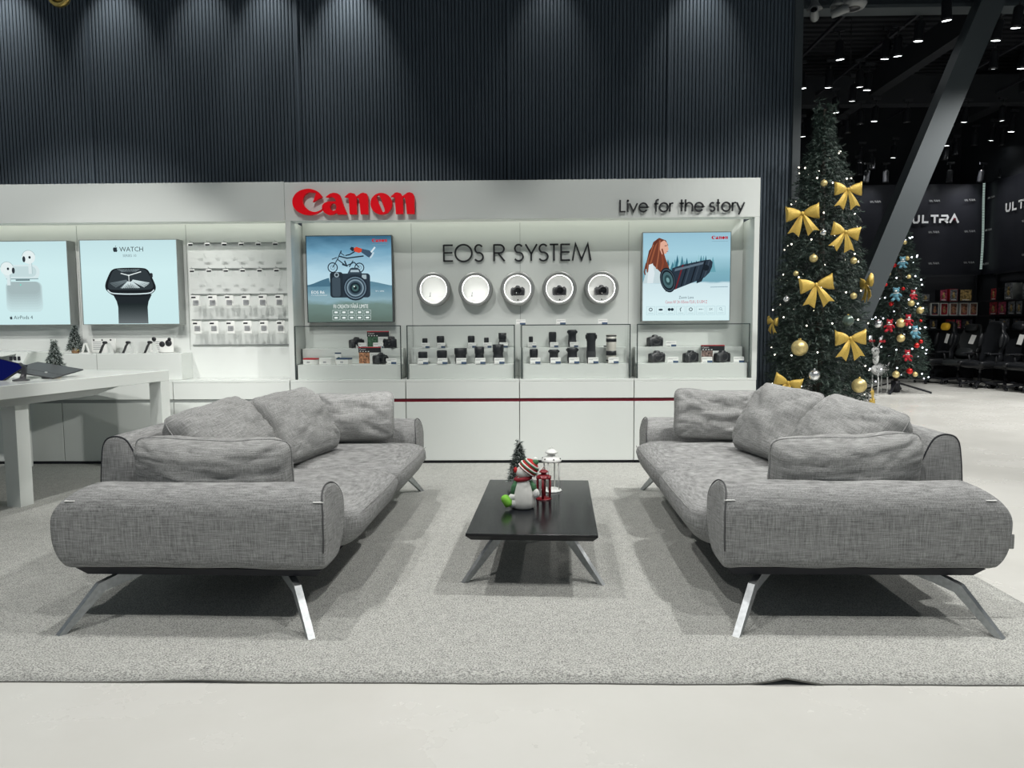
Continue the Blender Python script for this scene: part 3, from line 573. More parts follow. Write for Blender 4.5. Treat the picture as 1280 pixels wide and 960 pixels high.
# left: camera with a rider leaping over it.  units = tracing px (840 x 840)
def draw_a(p):
    D = (38, 52, 64); 
    p.poly([(0, 478), (60, 460), (150, 425), (215, 405), (230, 480), (220, 490), (0, 492)][::-1], (74, 112, 132))
    p.poly([(620, 440), (700, 455), (835, 485), (835, 490), (600, 490)][::-1], (96, 136, 154))
    for cx, cy, r in ((255, 305, 46), (520, 308, 44)): p.ring(cx, cy, r, 10, D); p.ring(cx, cy, r * .45, 4, (90, 110, 120))
    for q, wd in (([(255, 305), (305, 225), (345, 140)], 9), ([(345, 140), (340, 165), (375, 190)], 8), ([(305, 225), (390, 290), (470, 255), (520, 308)], 10), ([(320, 195), (400, 215), (480, 205), (565, 195)], 13), ([(250, 225), (300, 208)], 9), ([(375, 240), (395, 290), (350, 275)], 14), ([(420, 300), (460, 240)], 10)): p.line(q, wd, D)
    p.line([(335, 220), (430, 235), (470, 230)], 12, (150, 176, 190))
    p.poly([(430, 125), (445, 105), (470, 110), (480, 140), (455, 150)], D)                                  # helmet
    p.line([(385, 190), (430, 180), (480, 150)], 12, D); p.poly([(470, 120), (495, 105), (550, 125), (560, 150), (520, 165), (475, 150)], (206, 74, 52))
    p.poly([(550, 125), (620, 140), (650, 160), (640, 220), (600, 200), (545, 160)], (62, 84, 104)); p.line([(640, 160), (680, 110)], 16, (210, 226, 232)); p.line([(630, 215), (650, 190), (665, 160)], 16, (190, 210, 220))
    p.rbox(228, 365, 625, 600, 30, (46, 58, 68)); p.rbox(228, 350, 355, 598, 26, (40, 50, 58)); p.rbox(248, 400, 330, 590, 20, (66, 80, 90))
    p.poly([(400, 370), (430, 315), (450, 308), (500, 308), (520, 320), (550, 370)], (58, 72, 84)); p.poly([(430, 352), (436, 330), (512, 330), (520, 352)], (170, 190, 200))
    p.disc(295, 378, 24, (150, 168, 176)); p.disc(295, 378, 14, (50, 60, 66)); p.rbox(545, 378, 590, 420, 6, (160, 178, 184))
    for r, c in ((124, (38, 48, 58)), (108, (110, 132, 146)), (98, (52, 66, 78)), (84, (128, 150, 162)), (70, (66, 84, 96)), (54, (34, 46, 54)), (34, (70, 100, 100)), (16, (30, 40, 44))): p.disc(478, 506, r, c)
    p.disc(468, 492, 7, (235, 245, 240))
    logo_small(p, 652, 62, 150, (190, 44, 52))
    p.line([(655, 84), (800, 84)], 3, (120, 150, 165))
    p.text('EOS R6', 40, 562, 42, (240, 246, 246)); p.text('FULL FRAME MIRRORLESS', 40, 582, 14, (215, 228, 230))
    p.text('RF  |  LENS', 680, 545, 18, (230, 238, 238))
    p.text('FII CREATIV FĂRĂ LIMITE', 430, 706, 54, (240, 246, 244), 'CENTER', .58)
    for j in range(2):
        for i in range(5):
            x, y = 250 + i * 78, 724 + j * 54
            p.line([(x, y), (x + 66, y), (x + 66, y + 42), (x, y + 42)], 3, (206, 220, 218), True)
            p.rbox(x + 16, y + 13, x + 50, y + 29, 7, (236, 244, 242))
bg = ramp_emat('poster_sky_and_sea', [(0, (58, 100, 126)), (.16, (112, 160, 186)), (.42, (178, 212, 226)), (.555, (190, 220, 230)), (.575, (96, 138, 158)), (.74, (140, 172, 182)), (.80, (112, 136, 130)), (1, (94, 112, 104))], .746, .746, .16, 5, 28)
lightbox('lit poster of a camera and leaping rider, left on white wall', -1.938, -1.186, 1.234, 1.987, 6.53, .065, bg, 'lbframed', draw_a, 840, 840)
# right: telephoto lens with a woman in the snow.  units: 520 x 525
def draw_b(p):
    rnd = random.Random(4)
    for i in range(22):
        x = 120 + i * 14; h = 60 + 50 * rnd.random(); p.poly([(x - 18, 235), (x + 20, 235), (x + 2, 235 - h)], [(70, 124, 140), (104, 160, 174), (54, 106, 124), (150, 196, 206)][i % 4])
    p.poly([(0, 300), (20, 230), (60, 190), (110, 200), (128, 250), (120, 300)], (196, 214, 218)); p.poly([(20, 200), (40, 120), (60, 55), (95, 30), (135, 45), (150, 75), (120, 110), (140, 170), (158, 215), (110, 240), (60, 190), (25, 240)], (112, 62, 48))
    p.line([(80, 60), (60, 130), (40, 200)], 9, (150, 88, 62)); p.line([(110, 110), (120, 180), (110, 225)], 10, (136, 72, 52))
    p.poly([(100, 60), (125, 45), (142, 60), (150, 90), (152, 100), (144, 108), (138, 124), (112, 128), (100, 100)], (222, 172, 150)); p.line([(128, 78), (142, 76)], 4, (70, 44, 40)); p.line([(140, 112), (150, 111)], 3, (170, 80, 76))
    p.line([(88, 40), (40, 110), (18, 215)], 12, (96, 52, 40)); p.line([(100, 45), (92, 130), (80, 215)], 8, (158, 96, 70)); p.line([(62, 70), (30, 160), (24, 230)], 5, (164, 100, 74)); p.line([(112, 95), (128, 150), (150, 205)], 9, (124, 66, 48)); p.line([(20, 180), (8, 232), (14, 250)], 8, (112, 62, 48)); p.poly([(35, 190), (58, 182), (70, 240), (60, 300), (25, 300)], (218, 230, 234))
    T = lambda x, y: (155 + x * .95 - y * .28, 280 + x * -.265 + y * .96)
    body = [T(0, -72), T(60, -76), T(205, -64), T(240, -58), T(262, -36), T(268, -4), T(262, 30), T(240, 52), T(205, 60), T(60, 78), T(0, 74)]
    p.poly(body, (44, 56, 68)); p.poly([T(60, -76), T(70, -76), T(70, 77), T(60, 78)], (110, 40, 46))
    for a, c in ((92, (26, 34, 42)), (112, (62, 76, 88)), (150, (26, 32, 40)), (172, (58, 70, 82)), (205, (26, 32, 40)), (232, (64, 76, 88))): p.poly([T(a, -70 + a * .06), T(a + 9, -70 + a * .06), T(a + 9, 74 - a * .09), T(a, 74 - a * .09)], c)
    p.poly([T(190, 55), T(232, 48), T(226, 74), T(196, 78)], (36, 46, 56)); p.disc(*T(228, -10), 18, (30, 38, 46)); p.poly([T(20, -62), T(200, -54), T(200, -40), T(20, -46)], (96, 114, 128))
    for k, c in ((1.0, (30, 38, 46)), (.9, (66, 80, 90)), (.8, (28, 36, 42)), (.66, (74, 104, 110)), (.42, (48, 74, 78)), (.2, (120, 158, 160))): p.poly([(148 + 46 * k * math.cos(a) + 12 * k * math.sin(a), 282 + 74 * k * math.sin(a)) for a in [i * 2 * PI / 28 for i in range(28)]], c)
    logo_small(p, 404, 42, 96, (178, 34, 54)); p.line([(406, 54), (500, 54)], 1.5, (120, 150, 165))
    p.line([(400, 326), (505, 324)], 3, (120, 150, 165))
    p.text('Zoom Lens', 258, 394, 24, (72, 92, 104), 'CENTER', .8); p.text('Canon RF 24-105mm F2.8 L IS USM Z', 258, 422, 26, (196, 92, 104), 'CENTER', .62)
    for i in range(8):
        x = 22 + i * 59.5; p.line([(x, 440), (x + 50, 440), (x + 50, 490), (x, 490)], 1.2, (150, 186, 196), True); c = (38, 54, 64); cx = x + 25
        if i in (0, 4): p.ring(cx, 458, 9, 4, c)
        elif i == 1: p.disc(cx, 459, 13, c, 6)
        elif i == 2: p.disc(cx - 9, 458, 9, c); p.disc(cx + 9, 458, 9, c)
        elif i == 3: p.line([(cx + 4, 446), (cx - 4, 456), (cx, 470)], 4, c)
        elif i == 5: p.disc(cx - 8, 458, 3, c); p.disc(cx + 2, 458, 3, c); p.disc(cx + 12, 458, 2, c)
        elif i == 6: p.text('2X', cx, 464, 18, c, 'CENTER')
        else: p.ring(cx - 2, 455, 7, 2, (110, 140, 150)); p.line([(cx + 3, 460), (cx + 10, 468)], 2, (110, 140, 150))
        p.line([(x + 8, 480), (x + 42, 480)], 2, (150, 180, 188))
bg = ramp_emat('poster_snow_scene', [(0, (150, 192, 210)), (.25, (166, 208, 222)), (.44, (128, 176, 190)), (.555, (120, 168, 184)), (.575, (206, 228, 234)), (.8, (216, 238, 242)), (1, (214, 240, 242))], .76, .765, .05, 6, 0)
lightbox('lit poster of a telephoto lens and red-haired woman, right on white wall', 1.022, 1.783, 1.228, 1.992, 6.53, .065, bg, 'lbframe', draw_b, 520, 525)
# fruit emblem: body, bite and leaf
def fruit(p, x, y, s, c):
    body = [(0, -.30), (.12, -.36), (.30, -.34), (.42, -.22), (.34, -.10), (.32, .06), (.40, .2), (.46, .24), (.36, .46), (.22, .6), (.08, .56), (0, .54), (-.1, .57), (-.24, .6), (-.38, .42), (-.46, .16), (-.44, -.14), (-.3, -.33), (-.12, -.35)]
    p.poly([(x + a * s, y + b * s) for a, b in body], c); p.poly([(x + a * s, y + b * s) for a, b in ((.0, -.42), (.03, -.58), (.2, -.7), (.18, -.54))], c)
def draw_w(p):       # units 1030 x 880
    K = (46, 56, 62)
    fruit(p, 375, 92, 52, K); p.text('WATCH', 420, 118, 70, K, 'LEFT', .98); p.text('SERIES 10', 525, 174, 38, (120, 138, 144), 'CENTER', .95)
    p.poly([(330, 570), (365, 640), (378, 700), (380, 875), (695, 875), (695, 700), (708, 640), (745, 570)], (36, 42, 46))
    for i in range(14):
        c = 36 + i * 5.4; p.poly([(380, 664 + i * 15), (378, 679 + i * 15 if i < 13 else 875), (695, 679 + i * 15 if i < 13 else 875), (695, 664 + i * 15)][::-1], (c, c + 8, c + 10))
    p.poly(smooth_path([(255, 500), (262, 440), (310, 340), (345, 305), (400, 292), (540, 288), (660, 292), (705, 305), (735, 340), (780, 440), (795, 500), (770, 545), (690, 585), (530, 592), (360, 585), (285, 545)], 4, True), (30, 34, 38))
    p.rbox(735, 345, 768, 395, 14, (44, 50, 54))
    p.line(smooth_path([(278, 520), (320, 552), (420, 562), (530, 564), (640, 562), (735, 552), (775, 520)], 5), 12, (214, 230, 234))
    p.poly(smooth_path([(285, 470), (320, 370), (352, 318), (410, 303), (530, 300), (650, 303), (698, 318), (730, 370), (768, 470), (750, 510), (680, 520), (530, 522), (370, 520), (300, 510)], 4, True), (52, 60, 64))
    for i in range(25):
        a = -62 + i * 124 / 24; d = R(a); x0, y0 = 522 + math.sin(d) * 40, 380 + math.cos(d) * 36; x1 = 522 + math.sin(d) * 240 * (1.0 if abs(a) > 40 else .75); y1 = min(503, 380 + math.cos(d) * 150)
        p.line([(x0, y0 + 20), (x1, y1)], 5 + abs(a) * .05, (206, 222, 224) if a > -32 else (104, 116, 120))
    for i in range(13): p.line([(400 + i * 20, 302), (452 + i * 12, 330)], 3, (150, 166, 170))
    p.line([(438, 348), (522, 370), (655, 332)], 9, (232, 242, 242)); p.line([(522, 370), (524, 470)], 6, (232, 242, 242)); p.disc(523, 370, 9, (232, 242, 242))
bg = ramp_emat('poster_pale_blue', [(0, (196, 226, 230)), (.35, (208, 238, 240)), (1, (204, 234, 236))], .86, .73)
lightbox('lit poster of a black wristwatch, left part of the display wall', -3.905, -3.052, 1.227, 1.957, 6.44, .115, bg, 'lbframe', draw_w, 1030, 880)
def draw_e(p):       # units: 137 x 104 tracing px, only the right part is in view
    W_ = (228, 240, 240); S_ = (172, 196, 198)
    for i in range(8): p.rbox(56 + i * .4, 50, 103 - i * .4, 88 - i * 3.2, 7, (200 - i * 5, 226 - i * 6, 228 - i * 6))
    p.rbox(55, 29, 101, 47.5, 8, (214, 232, 234)); p.line([(58, 46.5), (99, 46.5)], 1.2, (142, 168, 172)); p.line([(70, 48), (88, 48)], 1.6, (90, 112, 116)); p.rbox(60, 31, 97, 44, 6, (196, 218, 220)); p.disc(76, 54, .9, (110, 224, 200))
    for ex, ey in ((60, 33.5), (88.5, 19.5)):
        p.line([(ex + 1.5, ey + 4), (ex + 1.5, ey + 21)], 5, (216, 232, 234)); p.line([(ex + 3.6, ey + 6), (ex + 3.6, ey + 21)], .8, S_); p.disc(ex, ey, 8.4, W_); p.line(oval(ex, ey, 8.4, 8.4, 15, 170, 12), .7, S_)
        p.disc(ex - 6 if ex > 80 else ex + 8, ey + 2.6, 1.9, (50, 58, 64), 3.8); p.disc(ex + 1.4, ey + .4, 1.5, (40, 50, 56), 1.7)
    fruit(p, 62, 95.2, 3.8, (60, 72, 78)); p.text('AirPods 4', 65.5, 97, 6.4, (70, 84, 90), 'LEFT', .95)
lightbox('lit poster of white earbuds cut by the left photo edge', -4.98, -4.022, 1.227, 1.953, 6.44, .115, bg, 'lbframe', draw_e, 137, 104)

# ------------------------------------------------------------------ round niches
M['niche'] = mat('white_niche_lining', (.84, .85, .82), .5)
M['ring'] = mat('grey_brushed_ring', (.36, .37, .355), .35, .5, var=.08, vscale=40)
M['nled'] = emat('niche_led', (1, 1, .97), 6)
nx = [-.818, -.447, -.077, .292, .662]
nlab = ['round lit niche leftmost of the five, empty', 'round lit niche second from left, empty', 'round lit niche in the middle, holding a camera', 'round lit niche second from right, holding a camera', 'round lit niche rightmost of the five, holding a camera']
for i, x in enumerate(nx):
    if i == 0:
        t = n0 = thing('display_niche', nlab[0], 'display niche', (x, YB, 1.516), 0, 'five round lit niches')
        T = TR((0, 0, 0), (R(90), 0, 0))     # lathe axis points out of the wall
        MB().lathe([(.118, .0), (.118, .082), (.122, .088), (.146, .088), (.150, .084), (.150, 0)], 48, 0, T, True, False).build('ring', 'ring', t)
        MB().lathe([(.001, .002), (.1165, .002), (.1165, .012)], 48, 0, T, True, False).build('back_disc', 'niche', t)
        MB().lathe([(.1155, .060), (.1165, .080), (.1175, .080), (.1175, .060), (.1155, .060)], 48, 0, T, True, False).build('light_strip', 'nled', t)
        MB().box(-.07, .075, -.075, -.0025, -.0655, -.062, 0, .001).build('shelf', 'glass', t)
    else: dup(n0, nlab[i], (x, YB, 1.516))
# ------------------------------------------------------------------ cameras, lenses, cards and boxes
def camera_body(label, loc, rz, group, s=1.0, lens=True):
    t = thing('camera', label, 'camera', loc, rz, group)
    f = smooth_path([(-.064, .004), (-.066, .06), (-.060, .074), (-.036, .078), (-.024, .082), (-.013, .097), (.013, .097), (.024, .082), (.045, .078), (.063, .072), (.066, .04), (.063, .004)], 3)
    L = [[(a * s * k, y * s, (.048 + (b - .048) * k) * s) for a, b in f] for y, k in ((-.026, .93), (-.022, 1), (.020, 1), (.024, .93))]
    MB().loops(L).build('body', 'black', t)
    MB().sphere((-.050 * s, -.028 * s, .036 * s), (.017 * s, .022 * s, .036 * s), 14, 8, e=.7).build('grip', 'dgrey', t)
    MB().lathe([(.010, 0), (.010, .007), (.008, .008)], 14, 0, TR((.044 * s, 0, .077 * s), (0, 0, 0), s)).build('mode_dial', 'dgrey', t)
    MB().lathe([(.006, 0), (.006, .006), (.005, .007)], 12, 0, TR((-.050 * s, -.01 * s, .075 * s), (0, 0, 0), s)).build('shutter_button', 'grey', t)
    if lens:
        T = TR((.008 * s, -.022 * s, .044 * s), (R(90), 0, 0), s)
        MB().lathe([(.034, 0), (.035, .006), (.033, .008), (.033, .030), (.035, .032), (.035, .046), (.030, .048), (.027, .040), (.020, .036), (.001, .034)], 24, 0, T).build('lens', 'blackg', t)
    else:
        T = TR((.008 * s, -.022 * s, .044 * s), (R(90), 0, 0), s)
        MB().lathe([(.034, 0), (.034, .006), (.028, .007), (.026, .001)], 24, 0, T).build('mount_ring', 'dgrey', t)
    return t
for i in (2, 3, 4):
    camera_body('small black camera inside the %s' % {2: 'middle round niche', 3: 'round niche second from right', 4: 'rightmost round niche'}[i], (nx[i] + .002, YB - .034, 1.455), R(-6 if i < 4 else 4), 'cameras in the round niches', .92)
    MB().lathe([(.006, 0), (.007, .004), (.004, .012)], 12).build('sensor_puck', 'black', None, (nx[i] + .003, YB - .055, 1.442)).select_set(False)
for o in [o for o in COL.objects if o.name.startswith('sensor_puck')]:
    k = min((2, 3, 4), key=lambda i: abs(nx[i] - o.location.x)); tag(o, 'tiny black security puck under the camera of the ' + {2: 'middle niche', 3: 'niche second from right', 4: 'rightmost niche'}[k], 'security tag', 'security pucks in the niches'); o.location.z = 1.4135 + .0; o.location.y = YB - .05
for i in (0, 1):
    o = MB().tube([(0, 0, 0), (.002, 0, .018), (.004, -.002, .036)], .002, 6).lathe([(.007, 0), (.007, .004)], 10).build('cable_stub', 'black', None, (nx[i] - .035, YB - .045, 1.4545))
    tag(o, 'short black cable stub in the %s empty niche from left' % ORD[i], 'cable', 'cable stubs in the empty niches')
# price cards
def price_card(label, x, y, z, wd=.088, h=.052, blue=.5, rz=0, c='cardblue', group='price cards in the glass cases'):
    t = thing('price_card', label, 'price card', (x, y, z), rz, group)
    T = TR((0, 0, 0), (R(-12), 0, 0))
    MB().box(-wd / 2, wd / 2, -.0015, .0015, 0, h, 0, 0, T).box(-wd / 2, wd / 2, 0, .022, 0, .0015).build('card', 'cream', t)
    b = MB(); rect(b, wd * (.5 - blue), wd * .5, .0, h * .36, -.0022); b.v = [tuple(T @ Vector(q)) for q in b.v]; b.build('price_block', c, t)
    b = MB()
    for k, (a, q) in enumerate(((-.44, .1), (-.44, -.02), (.05, .44))): rect(b, wd * a, wd * q, h * (.72 - .12 * (k % 2)), h * (.78 - .12 * (k % 2)), -.0022)
    rect(b, -wd * .44, -wd * .05, h * .08, h * .15, -.0022); b.v = [tuple(T @ Vector(q)) for q in b.v]; b.build('printed_lines', 'print', t)
    return t
def lens(label, x, y, z, wd, h, kind, group):
    t = thing('camera_lens', label, 'lens', (x, y, z), 0, group); r = wd / 2
    wm = 'lensw' if kind == 'white' else 'black'
    if kind == 'white':
        MB().lathe([(r * .8, 0), (r * .84, h * .05), (r * .8, h * .12), (r * .95, h * .3), (r * .95, h * .55), (r, h * .62), (r, h * .99), (r * .9, h)], 28).build('barrel', 'lensw', t)
        for a, b in ((.06, .11), (.27, .43), (.74, .86), (.93, .98)): MB().lathe([(r * .97 + .001, h * a), (r * 1.03, h * a + .001), (r * 1.03, h * b - .001), (r * .97 + .001, h * b)], 28).build('rubber_ring', 'black', t)
        MB().box(-r * 1.5, -r * .9, -.01, .01, h * .57, h * .61, 0, .002).build('tripod_foot', 'black', t); return t
    b = [(r * .80, 0), (r * .84, h * .03), (r * .84, h * .12), (r * .90, h * .14), (r * .90, h * .42), (r * .87, h * .44)]
    if kind == 'hood': b += [(r * .88, h * .58), (r * .98, h * .62), (r * 1.0, h * .99), (r * .94, h), (r * .9, h * .92), (.001, h * .9)]
    elif kind == 'cap': b += [(r * .95, h * .60), (r * .95, h * .92), (r * .88, h * .97), (r * .7, h), (.001, h)]
    else: b += [(r * .86, h * .72), (r * .97, h * .76), (r * .95, h * .98), (r * .86, h), (.001, h)]
    MB().lathe(b, 28).build('barrel', 'black', t)
    k = MB(); z0, z1 = h * .17, h * .39
    L = []
    for zz in (z0, z1): L.append([((r * .91 + (.0008 if j % 2 else 0)) * math.cos(2 * PI * j / 56), (r * .91 + (.0008 if j % 2 else 0)) * math.sin(2 * PI * j / 56), zz) for j in range(56)])
    k.loops(L, 0, False, False).build('focus_ring', 'dgrey', t)
    if kind == 'tulip':
        for q in (-1, 1): MB().box(q * r * .98 - .006, q * r * .98 + .006, -r * .5, r * .5, h * .80, h * .94, 0, .003).build('hood_petal', 'black', t)
    return t
M['lensw'] = mat('off_white_lens_barrel', (.62, .60, .54), .4)
PZ, RZ = .866, 1.001; YFR, YBK = 6.36, 6.53
def cx_(px, y): return (px - 660) / 920 * y * 1.0 + .014
row2f = [(528, .086, .106, 'cap'), (552, .095, .118, 'cap'), (575.5, .112, .135, 'hood'), (599, .085, .145, 'hood'), (622.5, .098, .165, 'hood')]
row2b = [(531, .05, .085, 'cap'), (550.5, .072, .105, 'cap'), (589, .066, .105, 'cap'), (608, .045, .088, 'cap'), (628, .072, .128, 'hood')]
row3f = [(667, .076, .125, 'cap'), (692, .088, .118, 'tulip'), (715, .098, .132, 'tulip'), (738.5, .088, .26, 'tulip'), (763.5, .088, .245, 'white')]
row3b = [(663.5, .04, .095, 'cap'), (690.5, .072, .135, 'cap'), (715, .080, .152, 'tulip')]
for rows, cn, y, rn, gz in ((row2f, 'second', YFR + .03, 'front', PZ), (row3f, 'third', YFR + .03, 'front', PZ), (row2b, 'second', YBK, 'back', RZ), (row3b, 'third', YBK, 'back', RZ)):
    for i, (px, wd, h, kd) in enumerate(rows):
        x = cx_(px, y)
        desc = 'tall white lens with black bands' if kd == 'white' else ('tall black lens' if h > .2 else {'cap': 'capped black lens', 'hood': 'black lens with wide hood', 'tulip': 'black lens with petal hood'}[kd])
        lens('%s, %s from left, %s row of %s glass case' % (desc, ORD[i], rn, cn), x, y, gz, wd, h, kd, 'lenses in the glass cases')
        price_card('price card before the %s lens from left, %s row of %s glass case' % (ORD[i], rn, cn), x + .012, y - (.078 if rn == 'front' else .062), gz, .088 if rn == 'front' else .072, .052 if rn == 'front' else .045, .5, R(0))
for i, px in enumerate((651, 701, 753)):
    price_card('price card %s from left on top of the third glass case' % ORD[i], cx_(px, 6.36), 6.36, 1.2005, .08, .045, .6, 0, 'cardblue', 'price cards on top of the glass case')
# leftmost case
CG = 'camera bodies in the glass cases'
camera_body('black camera on the upper step, left of green promo box', (cx_(445, 6.53), 6.53, RZ), R(35), CG, 1.0)
camera_body('black camera with lens on the upper step, right of green promo box', (cx_(489, 6.52), 6.52, RZ), R(-60), CG, 1.05)
camera_body('black camera in front row of leftmost case, right of promo box', (cx_(474, 6.40), 6.40, PZ), R(48), CG, 1.0)
for lab, px, y, z in (('upper-step price card right of the camera beside green promo box', 450.5, 6.47, RZ), ('price card beside front camera of the leftmost case', 488, 6.37, PZ), ('price card leaning on green promo box', 472, 6.475, RZ)): price_card(lab, cx_(px, y), y, z, .09, .05)
M['promogreen'] = mat('green_leaf_print', (.05, .13, .07), .5, var=.8, vscale=60)
M['promoskin'] = mat('orange_street_print', (.42, .2, .1), .5, var=.9, vscale=70)
M['promopink'] = mat('portrait_print', (.22, .15, .13), .5, var=.9, vscale=60)
def promo(label, px, y, z, pic):
    t = thing('promo_box', label, 'box', (cx_(px, y), y, z), R(-4), 'camera boxes in the glass cases')
    MB().box(-.1, .1, -.02, .02, 0, .15, 0, .001).build('carton', 'cream', t)
    b = MB(); rect(b, -.1, .1, .10, .148, -.0205); b.build('dark_band', 'black', t)
    b = MB(); rect(b, -.1, .1, .142, .150, -.0211); b.build('red_band', 'cardred', t)
    b = MB(); rect(b, -.097, .0, .005, .10, -.0207); b.build('photo_print', pic, t)
    b = MB(); text(b, 'Canon', .022, -.092, .122, -.0212)
    for k in range(4): b.box(-.088 + k * .024, -.076 + k * .024, -.0213, -.0208, .106, .113)
    b.build('lettering', 'cream', t)
    b = MB(); text(b, 'EOS R50', .018, .012, .075, -.0208); b.build('model_name', 'print', t)
promo('camera carton with green leaf photo on the upper step', 473, 6.55, RZ, 'promogreen')
promo('camera carton with orange street photo in front row', 462, 6.41, PZ, 'promoskin')
promo('camera carton with portrait photo in the rightmost glass case', 889, 6.43, PZ, 'promopink')
for i, (px, lid) in enumerate(((387, 'cardred'), (407.5, 'cream'), (429, 'cardblue'))):
    t = thing('battery_box', 'small white box with %s lid, %s from left in leftmost case' % ({'cardred': 'red', 'cream': 'white', 'cardblue': 'dark blue'}[lid], ORD[i]), 'box', (cx_(px, 6.38), 6.38, PZ), R(-18), 'small boxes in the leftmost glass case')
    MB().box(-.058, .058, -.035, .035, 0, .042, 0, .001).build('carton', 'cream', t); MB().box(-.0585, .0585, -.0355, .0355, .042, .056, 0, .001).build('lid', lid, t)
    b = MB(); rect(b, -.02, .01, .014, .026, -.0354); b.build('print_block', 'print', t)
t = thing('memory_card_pack', 'small pack with blue top standing behind the small boxes', 'pack', (cx_(421.5, 6.45), 6.45, PZ), 0)
MB().box(-.028, .028, -.006, .006, 0, .10, 0, .001).build('card', 'cream', t); b = MB(); rect(b, -.028, .028, .088, .10, -.0065); b.build('blue_top', 'cardblue', t); b = MB(); b.lathe([(.012, 0), (.012, .003), (.010, .004)], 14, 0, TR((.006, -.006, .05), (R(90), 0, 0))); b.build('blister', 'promogreen', t)
# rightmost case
for lab, px, y, z, a in (('black camera alone on the upper step of rightmost glass case', 817.5, 6.53, RZ, 10), ('black camera leftmost in front row of the rightmost case', 820, 6.40, PZ, 12), ('black camera in middle of front row of the rightmost case', 862, 6.40, PZ, 25), ('black camera before the portrait carton, rightmost case', 901, 6.39, PZ, 20)):
    camera_body(lab, (cx_(px, y), y, z), R(a), CG, 1.06, lens=False)
    price_card('price card right of the ' + lab.split(' of ')[0].replace('black ', '')[:60] + (' of rightmost case' if ' of ' in lab else ''), cx_(px + 19, y), y - .05, z, .09, .05)

# ------------------------------------------------------------------ hook rails with small packs
first = None
for r in range(4):
    for c in range(6):
        x = -2.905 + c * .1475 + (r * .004); z = 1.933 - r * .2255
        lab = '%s pack on a hook, %s from left on the %s rail from the top' % ('long' if r > 1 else 'clear', ORD[c], ORD[r])
        if c == 0:
            first = thing('hanging_pack', lab, 'pack', (x, 6.44, z), 0, 'small packs on the hook rails')
            MB().tube([(0, .105, .004), (0, .02, -.002), (0, -.055, 0), (0, -.06, .008)], .0022, 6).build('hook', 'grey', first)
            MB().box(-.018, .028, -.064, -.061, -.034, -.012, 0, .0005).build('price_tag', 'cream', first)
            b = MB(); rect(b, -.012, .026, -.036, -.022, -.0645); b.build('tag_print', 'black', first)
            if r < 2: MB().box(-.034, .036, .0, .006, -.072, -.006, 0, .002).build('pack_body', 'glass', first)
            else: MB().box(-.036, .036, -.004, .006, -.105 if r == 2 else -.12, -.008, 0, .004).build('pack_body', 'cream', first)
            if r >= 2: MB().box(-.024, .024, -.010, -.0045, -.095, -.05, 0, .003).build('blister_window', 'print', first)
        else: dup(first, lab, (x, 6.44, z))

# ------------------------------------------------------------------ white display desk and what stands on it
def at(px, py, Y):
    d = fw + rt * ((px - 640) / 920) - up * ((py - 480) / 920); k = Y / d.y; return Vector((d.x * k, Y, 1.2 + d.z * k))
def on(px, py, z):
    d = fw + rt * ((px - 640) / 920) - up * ((py - 480) / 920); k = (z - 1.2) / d.z; return Vector((d.x * k, d.y * k, z))
DZ = .847
t = thing('display_desk', 'long white display desk at far left, standing against the counter', 'desk', (-2.926, 5.95, 0), R(-9.9))
MB().box(-1.45, 0, -2.4, 0, DZ - .085, DZ, 0, .003).build('desktop', 'white', t)
for x, y in ((-.105, -.105), (-1.45, -.105), (-.322, -1.27), (-1.23, -1.27)):
    MB().loops([[(x, y, z), (x + .105, y, z), (x + .105, y + .105, z), (x, y + .105, z)] for z in (.012 if y < -1 else .012, DZ - .085)], 0, False).build('leg', 'white', t)
MB().loops([[(-.42 + a, y, DZ - .086), (-.03, y, DZ - .086), (-.06, y, DZ - .086 - h), (-.38 + a, y, DZ - .086 - h)] for y, h, a in ((-2.3, .055, 0), (-.75, .05, 0), (-.50, .005, 0))], 0, False).build('cable_tray', 'grey', t)
M['needle'] = mat('dark_green_needles', (.014, .032, .024), .6)
M['needle_lit'] = mat('grey_green_lit_needle_tips', (.075, .11, .09), .6)  # paler tips paint in the light caught by the outer needles
M['frost'] = mat('frosted_needle_tips', (.42, .47, .45), .7)
M['bark'] = mat('brown_bark', (.022, .016, .011), .8)
M['burlap'] = mat('brown_burlap', (.36, .21, .11), .9, var=.3, vscale=90)
